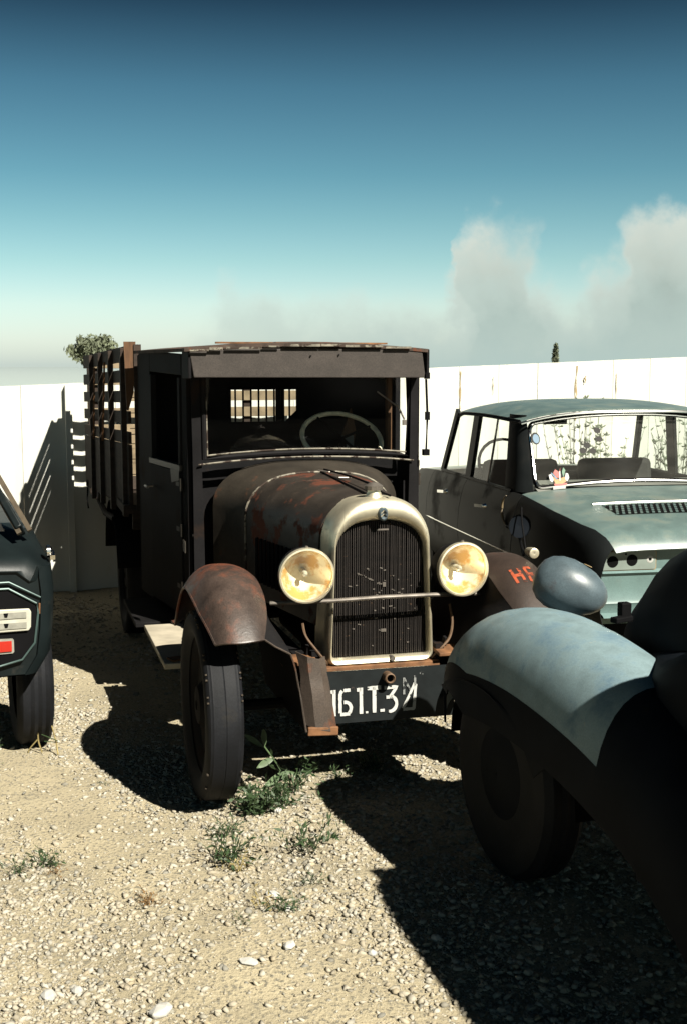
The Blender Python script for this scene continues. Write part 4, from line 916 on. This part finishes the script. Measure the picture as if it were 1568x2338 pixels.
# stickers on the rear window
def on_win(x, z):
    t = (z - .98) / .38; t = min(max(t, 0), 1); u_ = (x - RCX) / lerp(.615, .605, t); p = rwp(u_, t); return Vector((x, p.y - .014, z))
def disc(x, z, rx, rz, mname, name='window_sticker', par=None, o=0.):
    b = MB(); P = [on_win(x + rx * math.cos(k / 20 * math.tau), z + rz * math.sin(k / 20 * math.tau)) - Vector((0, o, 0)) for k in range(20)]
    b.add(P, [tuple(range(20))]); return b.build(name, mname, par or RC, smooth=False)
for x, z in ((.490, 1.283), (.494, 1.236), (.417, 1.201), (.389, 1.174), (.446, 1.171)): disc(x, z, .020, .016, 'seat_dark')
disc(.131, 1.241, .025, .033, 'seat_dark'); disc(.133, 1.240, .018, .025, 'skyblue', o=.001)
st = disc(.233, 1.018, .050, .036, 'seat_dark')
def bit(pts, m_, o): 
    b = MB(); P = [on_win(x, z) - Vector((0, o, 0)) for x, z in pts]; b.add(P, [tuple(range(len(P)))]); b.build('printed_shape', m_, st, smooth=False)
bit([(.175, 1.045), (.190, 1.050), (.200, 1.02), (.190, 1.005), (.178, 1.015)], 'white', .001); bit([(.285, 1.052), (.272, 1.055), (.262, 1.02), (.275, 1.01), (.288, 1.03)], 'white', .001)
bit([(.195, 1.035), (.225, 1.022), (.262, 1.035), (.268, 1.01), (.245, .998), (.205, .998)], 'orange', .002)
bit([(.200, 1.055), (.215, 1.075), (.235, 1.06), (.246, 1.085), (.232, 1.03), (.215, 1.03)], 'red', .003); bit([(.250, 1.06), (.262, 1.085), (.272, 1.07), (.255, 1.03)], 'green', .003)
bit([(.187, 1.055), (.193, 1.058), (.222, 1.022), (.214, 1.02)], 'skyblue', .004); bit([(.236, 1.065), (.242, 1.065), (.236, 1.015), (.229, 1.015)], 'white', .004)
bit([(.197, .998), (.272, 1.002), (.266, .990), (.20, .987)], 'red', .002); bit([(.190, .985), (.262, .990), (.260, .972), (.190, .966)], 'white', .003)

# ---------------------------------------------------------------- dark saloon at the left edge
LC = thing('saloon_car', 'dark green black saloon cut off by the left edge with clear tail lamp', 'car', (-1.2, 4.8, 0), R_(20))
b = MB(); rows = []
def lsec(y, k=0.):
    zt_ = lerp(.86, .97, min(1, y / .35)) - (.03 if y < .02 else 0)
    w = .02 - k
    return [(w - .06, y, .40), (w - .01, y, .48), (w + .005, y, .60), (w + .012, y, .74), (w + .004, y, .84), (w - .03, y, zt_ - .045), (w - .08, y, zt_ - .004), (w - .5, y, zt_ + .01), (w - 1.0, y, zt_ + .01), (w - 1.49, y, zt_ - .004), (w - 1.56, y, .84), (w - 1.57, y, .60), (w - 1.50, y, .40)]
for y, k in ((-.01, .06), (.0, .035), (.02, .015), (.06, .004), (.15, 0), (.3, 0), (.42, 0)): rows.append(lsec(y, k))
b.grid(rows); b.build('rear_bodywork', 'left_paint', LC, solid=.006, ang=50)
b = MB(); rows = []
for y in (.42, .9, 1.6, 2.4, 3.2, 3.9):
    rows.append([p for p in lsec(y)])
b.grid(rows); b.build('body_side', 'left_paint', LC, solid=.006, ang=50)
b = MB(); o_ = lsec(-.01, .06); b.prism([(p[0], 0, p[2]) for p in o_], (0, .02, 0)); b.build('rear_panel', 'left_paint', LC, smooth=False)
hexo = [(-.60, .760), (-.155, .760), (-.048, .694), (-.042, .659), (-.059, .533), (-.110, .467), (-.196, .447), (-.60, .447)]
b = MB(); b.prism([(x, -.012, z) for x, z in hexo], (0, -.006, 0)); hx = b.build('lamp_surround', 'black', LC, smooth=False)
b = MB(); b.tube([(x, -.022, z) for x, z in hexo], .0045, 6); b.build('surround_trim', 'left_trim', hx)
b = MB(); b.tube([(-.60, -.016, .785), (-.152, -.016, .785), (-.03, -.008, .715)], .004, 6); b.build('crease_trim', 'left_trim', hx)
b = MB()
b.prism([(-.36, -.020, .682), (-.078, -.020, .676), (-.070, -.020, .662), (-.073, -.020, .600), (-.082, -.020, .586), (-.36, -.020, .584)], (0, -.012, 0)); lc = b.build('tail_lamp', 'lens_clear', LC, bevel=.004, smooth=False)
for z in (.652, .610):
    b = MB(); b.box((-.215, -.034, z), (.25, .004, .024)); b.build('lamp_slot', 'lens_slot', lc, smooth=False)
for z in (.656, .614):
    b = MB(); b.prism([(-.178, -.037, z + .008), (-.160, -.037, z + .008), (-.164, -.037, z - .008), (-.174, -.037, z - .008)], (0, -.002, 0)); b.build('lamp_screw', 'black', lc, smooth=False)
b = MB(); b.prism([(-.30, -.018, .560), (-.146, -.018, .556), (-.141, -.018, .550), (-.141, -.018, .502), (-.147, -.018, .496), (-.30, -.018, .494)], (0, -.006, 0)); rl = b.build('reflector_bezel', 'lens_slot', LC, smooth=False)
b = MB(); b.prism([(-.30, -.026, .550), (-.150, -.026, .548), (-.150, -.026, .506), (-.30, -.026, .504)], (0, -.004, 0)); b.build('red_reflector', 'lens_red', rl, smooth=False)
b = MB(); b.box((-.032, -.004, .668), (.016, .01, .045), (0, .1, 0)); b.build('rust_spot', 'rust_edge', LC, smooth=False, bevel=.003)
b = MB(); b.lathe([(0, .026), (.015, .026), (.022, .018), (.024, .002)], (.010, .10, .885), 'X', 16); b.box((.03, .08, .872), (.02, .05, .02), (.3, 0, 0)); b.build('fuel_cap', 'chrome', LC)
# rear pillar, gutter, window
b = MB(); b.beam((-.085, .16, .965), (-.30, .62, 1.40), .075, .03, (1, 0, .4)); b.build('rear_pillar', 'left_paint', LC, bevel=.006)
b = MB(); b.beam((-.048, .15, .968), (-.262, .62, 1.40), .010, .02, (1, 0, .4)); b.build('pillar_seal', 'seal', LC)
b = MB(); b.beam((-.092, .13, .960), (-.30, .58, 1.385), .012, .02, (1, 0, .4)); b.build('pillar_trim', 'seal', LC)
b = MB(); b.add([(-.15, .15, .97), (-1.35, .15, .97), (-1.25, .60, 1.38), (-.33, .60, 1.38)], [(0, 1, 2, 3)]); b.build('rear_window', 'glass', LC, smooth=False)
b = MB(); b.grid([[(-.28 - k * .12, y, z) for k in range(9)] for y, z in ((.58, 1.385), (.8, 1.41), (1.4, 1.42), (1.9, 1.38))]); b.build('roof', 'left_paint', LC, solid=.02)
for s_ in (-.05, -1.50):
    b = MB(); b.beam((s_, .3, .95), (s_, 2.6, .95), .03, .02); b.build('window_ledge', 'left_paint', LC)
def lwheel(x, y):
    b = MB(); r = .30; hw = .078
    b.lathe([(-hw * .8, r - .11), (-hw, r - .05), (-hw * .9, r - .015), (-hw * .7, r)] + [(hw * q_, r - (.006 if i % 2 else 0)) for i, q_ in enumerate((-.5, -.3, -.1, .1, .3, .5))] + [(hw * .7, r), (hw * .9, r - .015), (hw, r - .05), (hw * .8, r - .11), (hw * .3, r - .14), (hw * .3, .01)], (x, y, r - .012), 'X', 48)
    b.build('wheel', 'tyre', LC)
lwheel(-.045, .42); lwheel(-1.45, .60); lwheel(-.075, 3.0)
b = MB(); b.box((-.75, .35, .42), (1.35, .5, .10)); b.tube([(-.3, .0, .36), (-.3, .3, .36)], .025, 8); b.build('underbody', 'matt_black', LC, smooth=False)
b = MB(); b.box((-.06, .12, .42), (.05, .015, .025), (0, .4, 0)); b.build('bent_bracket', 'rust_edge', LC, smooth=False)

# ---------------------------------------------------------------- blue-winged vintage car at the right edge (faces away)
BC = thing('vintage_car', 'vintage car with big faded blue front wing in the right foreground', 'car', (.46, 3.74, 0), R_(18))
WP = [(-1.45, .36), (-1.25, .44), (-1.05, .60), (-.85, .72), (-.62, .795), (-.38, .84), (-.14, .862), (.06, .855), (.20, .825), (.33, .755), (.43, .66), (.49, .55), (.515, .47)]
wpc = smooth_curve([(0, y, z) for y, z in WP], 5)
def wsec(p, t):
    y, z = p.y, p.z; rows = []
    # half-width grows to the rear where the wing sweeps into the body
    out, inn = lerp(-.03, .02, max(0, -y)), lerp(.41, .395, max(0, -y))
    front = max(0, (y - .15) / .40); wo, wi = out + .10 * front ** 2, inn - .10 * front ** 2
    cx = lerp(wo, wi, .52); n = 18
    for k in range(n + 1):
        a = math.pi * (1 - k / n); c_, s_ = math.cos(a), math.sin(a)
        half = cx - wo if c_ < 0 else wi - cx
        dep = lerp(.34, .10, min(1, max(0, (y - .12) / .38))) if c_ < 0 else lerp(.24, .10, min(1, max(0, (y - .12) / .38)))
        # deep rounded shoulder on the outside, shallower towards the bonnet
        rows.append((cx + half * math.copysign(abs(c_) ** .80, c_), y - .05 * (1 - s_) * front, z - dep * (1 - s_ ** .85)))
    return rows
def part_rows(lo, hi, k0, k1): return [wsec(p, 0)[k0:k1 + 1] for p in wpc if lo <= p.y <= hi]
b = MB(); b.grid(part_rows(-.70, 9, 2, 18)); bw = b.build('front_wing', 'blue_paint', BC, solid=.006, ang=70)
b = MB(); b.grid(part_rows(-9, -.66, 0, 18)); b.build('shaded_wing_tail', 'dark_blue', BC, solid=.008, ang=70)  # rear of the blue wing, its cast shadow painted as dark colour
b = MB(); b.grid(part_rows(-.70, 9, 0, 2)); b.build('shaded_wing_edge', 'dark_blue', BC, solid=.008, ang=70)  # lower outer side of the blue wing, shade put into the colour
# outer skirt below the shoulder with a round wheel opening
b = MB(); rows = []
for k in range(3, 20):
    a = math.pi * k / 24; yy, zz = .02 - .40 * math.cos(a), .33 + .30 * math.sin(a)
    sec = min(wpc, key=lambda p: abs(p.y - yy * 1.18)); o0 = wsec(sec, 0)[0]
    rows.append([(o0[0], yy * 1.18, max(o0[2], zz)), (o0[0] - .004, yy, zz)])
b.grid(rows); b.build('shaded_wing_skirt', 'dark_blue', bw, solid=.004)  # dark colour stands for the shade on this side
# inner wheel arch so no light leaks through
b = MB(); b.grid([[(.42, .02 - .46 * math.cos(a), .33 + .36 * math.sin(a)), (.08, .02 - .46 * math.cos(a), .33 + .36 * math.sin(a))] for a in [math.pi * k / 16 for k in range(17)]]); b.build('wheel_arch', 'matt_black', BC)
b = MB(); hw_ = .075; r = .34
b.lathe([(-hw_ * .6, .10), (-hw_ * .9, .16), (-hw_ * .8, .22), (-hw_, r - .07), (-hw_ * .9, r - .02), (-hw_ * .6, r)] + [(hw_ * q_, r - (.006 if i % 2 else 0)) for i, q_ in enumerate((-.4, -.2, 0, .2, .4))] + [(hw_ * .6, r), (hw_ * .9, r - .02), (hw_, r - .07), (hw_ * .6, .1)], (.12, .02, r - .012), 'X', 40); b.build('wheel', 'tyre', BC)
b = MB(); b.lathe([(.045, .005), (.04, .05), (.05, .11), (.06, .17)], (0, .02, r - .012), 'X', 28); b.build('hub_cap', 'dark_blue', BC)
# headlamp pod, its tail towards the camera
b = MB(); prof = [(-.125, .002), (-.122, .020), (-.112, .042), (-.093, .063), (-.062, .083), (-.025, .096), (.015, .101), (.05, .097), (.08, .083), (.10, .06), (.11, .03), (.112, .001)]
b.lathe(prof, (0, 0, 0), 'Y', 40); pod = b.build('headlamp_pod', 'pod_paint', BC); pod.location = (.402, .22, .890); pod.rotation_euler = (R_(20), R_(0), R_(56)); pod.scale = (.92, 1.10, .95)
b = MB(); b.lathe([(.002, .001), (.002, .011), (.0, .011)], (0, 0, 0), 'Z', 14); hl = b.build('bolt_hole', 'matt_black', pod); hl.location = (.018, -.03, .0945); hl.scale = (1.3, .9, 1); hl.rotation_euler = (R_(3), R_(10), 0)
b = MB(); b.lathe([(0, .011), (.003, .0135), (.001, .016)], (0, 0, 0), 'Z', 14); hr = b.build('hole_rim', 'primer_edge', pod); hr.location = (.018, -.03, .0945); hr.scale = (1.3, .9, 1); hr.rotation_euler = (R_(3), R_(10), 0)
b = MB(); b.tube([(.435, .22, .80), (.44, .24, .70)], .03, 10); b.build('pod_stem', 'pod_paint', BC)
# bonnet: sections from scuttle to nose
def bsec(y, hw, zt_, zb, cx=.865):
    o = [(cx - hw * 1.0, y, zb)]
    for k in range(17):
        a = math.pi * (1 - k / 16); c_, s_ = math.cos(a), math.sin(a); o.append((cx + hw * math.copysign(abs(c_) ** .6, c_), y, lerp(zb + .22, zt_, s_ ** .8)))
    return o + [(cx + hw, y, zb)]
b = MB(); b.grid([bsec(*q_) for q_ in ((-1.0, .51, 1.27, .42), (-.8, .51, 1.26, .42), (-.55, .505, 1.24, .42), (-.35, .49, 1.19, .42), (-.18, .465, 1.10, .42), (-.06, .425, .98, .42), (.02, .38, .84, .42), (.06, .30, .66, .42))]); b.build('bonnet', 'dark_blue', BC, solid=.006, ang=70)
b = MB(); b.box((.335, -.24, .875), (.075, .03, .018), (0, 0, .3)); b.box((.355, -.22, .900), (.035, .03, .045)); b.build('bonnet_catch', 'black', BC, smooth=False, bevel=.004)
b = MB(); g = []
for k in range(10):
    t = k / 9; y = lerp(-.34, -1.0, t); x = .345 - .185 * math.sin(min(1, t * 1.5) * math.pi / 2) ** 1.3; zt_ = lerp(.80, .88, min(1, t * 1.5)) + .10 * max(0, (t - .5) / .5)
    g.append([(x + .01, y, .42), (x, y, zt_ - .12), (x + .01, y, zt_ - .05), (x + .04, y, zt_ - .012), (x + .10, y, zt_), (x + .30, y, zt_ + .02)])
b.grid(g); b.build('scuttle_side', 'dark_blue', BC, solid=.006, ang=70)
# cabin, doors, running board, rear wing
b = MB(); b.grid([[(.17, y, .42), (.16, y, .86), (.175, y, z)] for y, z in ((-1.0, .98), (-1.2, 1.07), (-1.5, 1.12), (-2.4, 1.12), (-2.9, 1.10))]); b.build('door', 'dark_blue', BC, solid=.03)
b = MB(); b.grid([[(1.36, y, .42), (1.37, y, .9), (1.355, y, 1.12)] for y in (-1.0, -1.6, -2.4, -2.9)]); b.build('door', 'dark_blue', BC, solid=.03)
b = MB(); b.grid([[(.23, y, z - .06), (.30, y, z), (.865, y, z + .04), (1.23, y, z), (1.29, y, z - .06)] for y, z in ((-1.20, 1.40), (-1.32, 1.47), (-1.55, 1.515), (-1.7, 1.525), (-2.2, 1.53), (-2.7, 1.44), (-2.95, 1.2), (-3.05, .8), (-3.08, .42))]); b.build('roof', 'dark_blue', BC, solid=.02)
for x in (.20, 1.33):
    for y0, y1, w in ((-1.06, -1.26, .05), (-1.95, -1.95, .08), (-2.8, -2.7, .22)):
        b = MB(); b.beam((x, y0, 1.12), (lerp(x, .865, .12), y1, 1.45), w, .04, (1, 0, 0)); b.build('window_pillar', 'dark_blue', BC, smooth=False)
b = MB(); b.prism([(.42, -1.02, 1.15), (1.31, -1.02, 1.15), (1.25, -1.27, 1.45), (.48, -1.27, 1.45)], (0, .004, 0)); b.build('windscreen', 'glass', BC, smooth=False)
b = MB(); b.box((.20, -1.45, .34), (.32, 1.25, .03)); b.build('running_board', 'dark_blue', BC, bevel=.005)
b = MB(); g = []
for k in range(15):
    a = math.pi * k / 14; g.append([(.03, -2.45 - .48 * math.cos(a), .30 + .46 * math.sin(a)), (.08, -2.45 - .50 * math.cos(a), .30 + .52 * math.sin(a)), (.25, -2.45 - .50 * math.cos(a), .32 + .55 * math.sin(a)), (.38, -2.45 - .48 * math.cos(a), .32 + .50 * math.sin(a))])
b.grid(g); b.build('rear_wing', 'dark_blue', BC, solid=.006)
b = MB(); b.lathe([(-.07, .1), (-.075, r - .06), (-.05, r), (.05, r), (.075, r - .06), (.07, .1)], (.14, -2.45, r - .012), 'X', 32); b.build('wheel', 'tyre', BC)
b = MB(); b.box((.865, -1.6, .40), (.98, 2.9, .06)); b.box((.865, -.2, .5), (.8, .5, .3)); b.build('chassis', 'matt_black', BC, smooth=False)

# ---------------------------------------------------------------- weeds in the gravel
def weed(x, y, h, n, lab, mname='leaf', seed=1, spread=1., lw=.10, cat='weed', name='weed'):
    r = np.random.default_rng(seed); t = thing(name, lab, cat, (x, y, float(gz(x, y)) - .012), 0, 'weeds growing in the gravel')
    b = MB(); sb = MB()
    for k in range(n):
        a = r.random() * 6.28; e = r.uniform(.35, 1.4); l = h * r.uniform(.5, 1); d_ = Vector((math.cos(a) * math.cos(e) * spread, math.sin(a) * math.cos(e) * spread, math.sin(e)))
        o = Vector((r.normal(0, h * .13), r.normal(0, h * .13), 0)); mid = o + d_ * l * .6; tip = o + d_ * l + Vector((d_.x, d_.y, -.25)) * l * .25
        sd = d_.cross(Vector((0, 0, 1))).normalized() * l * .03
        sb.add([o - sd * .5, o + sd * .5, mid + sd * .4, mid - sd * .4], [(0, 1, 2, 3)]); sb.add([mid - sd * .4, mid + sd * .4, tip], [(0, 1, 2)])
        for q_ in range(7):      # little leaves along each stem
            p = o.lerp(mid, r.uniform(.2, 1)) if q_ < 4 else mid.lerp(tip, r.random()); dd = Vector(r.normal(size=3)).normalized() + d_ * .7; dd.normalize(); ll = h * r.uniform(.12, .28); ss = dd.cross(Vector(r.normal(size=3))).normalized() * ll * lw * 1.3
            b.add([p, p + dd * ll * .5 + ss, p + dd * ll, p + dd * ll * .5 - ss], [(0, 1, 2, 3)])
    b.build('leaves', mname, t, smooth=False); sb.build('stem', mname, t, smooth=False); return t
weed(-1.09, 3.82, .075, 16, 'low spiky weed tuft far left on the open gravel', seed=21, spread=1.4)
weed(-1.00, 3.87, .10, 16, 'denser dark green weed next to the far left spiky tuft', seed=22)
weed(-.95, 3.79, .05, 12, 'small brownish weed just below the far left tufts', 'leaf_dry', 23, 1.3)
weed(-.415, 4.10, .09, 18, 'small round green tuft on open gravel below the front tyre', seed=24, spread=1.2)
weed(-.385, 3.86, .15, 24, 'upright green weed in the middle of the open gravel', seed=25)
weed(-.35, 3.79, .08, 14, 'yellowing weed leaning against the upright middle one', 'straw', 26, 1.2)
weed(-.125, 3.93, .15, 16, 'thin leggy green weed near the slanting edge of the big shadow', seed=27)
weed(-.097, 3.69, .05, 18, 'flat dark weed just below the leggy one by the shadow', seed=28, spread=1.6)
weed(-.165, 3.49, .09, 16, 'lowest compact green weed tuft on the gravel', seed=29)
weed(-.60, 3.545, .055, 22, 'dried orange brown tuft lying flat on the gravel', 'leaf_dry', 30, 1.7)
weed(-.30, 3.40, .05, 10, 'tiny dark sprig low in the middle of the gravel', seed=31)
weed(-.255, 3.50, .085, 7, 'sparse half dry sprig beside the lowest tuft', 'straw', 32)
weed(-.31, 4.30, .14, 60, 'bushiest bright green weed cluster at the tip of the big shadow', seed=33, lw=.14)
weed(-.235, 4.37, .13, 30, 'green weed right of the bushiest cluster', seed=34)
weed(-.43, 4.44, .08, 16, 'small weed touching the bottom of the front tyre', seed=35)
weed(-.18, 4.52, .17, 16, 'tall thin weed in the sunlit patch under the number plate', seed=36)
weed(.12, 4.80, .12, 26, 'dark spiky weed on the sunlit strip beneath the number plate', seed=37)
weed(-.03, 4.70, .08, 18, 'small green rosette in the shade under the truck front', seed=38, spread=1.3)
weed(.22, 4.70, .06, 12, 'weed at the right end of the sunlit strip', seed=39)
weed(-1.50, 5.02, .06, 16, 'weed beside the tyre of the dark car on the left edge', seed=40)
weed(-1.47, 4.78, .07, 14, 'dark weed cut by the left edge of the picture', seed=41)
weed(-.95, 4.62, .03, 10, 'flat sprig on the gravel left of the truck wheel shadow', seed=42, spread=1.8)
bp = thing('broad_leaf_plant', 'pale broad leaved shoot sprouting beside the front tyre', 'plant', (-.36, 4.60, 0), 0, 'weeds growing in the gravel')
def leaf(base, tip, w, par):
    base, tip = Vector(base), Vector(tip); d_ = tip - base; sd = d_.cross(Vector((.2, -1, .3))).normalized() * w; b = MB(); L_, C_, R2 = [], [], []
    for k in range(7):
        t = k / 6; p = base + d_ * t + Vector((0, 0, -.012 * t * t)); ww = math.sin(math.pi * min(1, t * .93 + .05)) ** .8
        L_.append(p - sd * ww); C_.append(p + Vector((0, 0, -.004))); R2.append(p + sd * ww)
    b.grid([L_, C_, R2]); b.build('leaf', 'leaf_pale', par)
leaf((.04, 0, .15), (-.035, -.01, .215), .011, bp); leaf((.05, 0, .155), (.045, 0, .235), .012, bp); leaf((.085, 0, .10), (.02, -.03, .085), .014, bp)
leaf((.15, -.02, .055), (.05, -.06, .02), .016, bp); leaf((.15, -.02, .055), (.20, -.03, .03), .008, bp)
b = MB(); b.tube(smooth_curve([(.14, 0, 0), (.09, 0, .09), (.045, 0, .155)], 5), .003, 5); b.tube([(.16, 0, 0), (.15, -.02, .055)], .003, 5); b.build('stem', 'leaf_pale', bp)
dsx = thing('dry_stalk', 'forked dry yellow stalks standing by the tyre of the left dark car', 'weed', (-1.29, 4.98, 0))
for pth in ([(0, 0, 0), (-.015, 0, .06), (-.01, .0, .15), (-.005, 0, .26)], [(-.005, 0, .26), (.03, 0, .17), (.06, 0, .05), (.075, -.03, .0)], [(-.015, 0, .06), (-.05, 0, .02), (-.06, 0, .0)]):
    b = MB(); b.tube(smooth_curve(pth, 4), .0032, 5); b.build('stem', 'straw', dsx)
b = MB()
for p, q_ in (((.0, 0, .08), (.07, -.01, .055)), ((.01, 0, .05), (.06, 0, .045)), ((.04, 0, .13), (.055, .01, .16))): b.beam(p, q_, .005, .002)
b.build('blade', 'leaf', dsx, split=True)
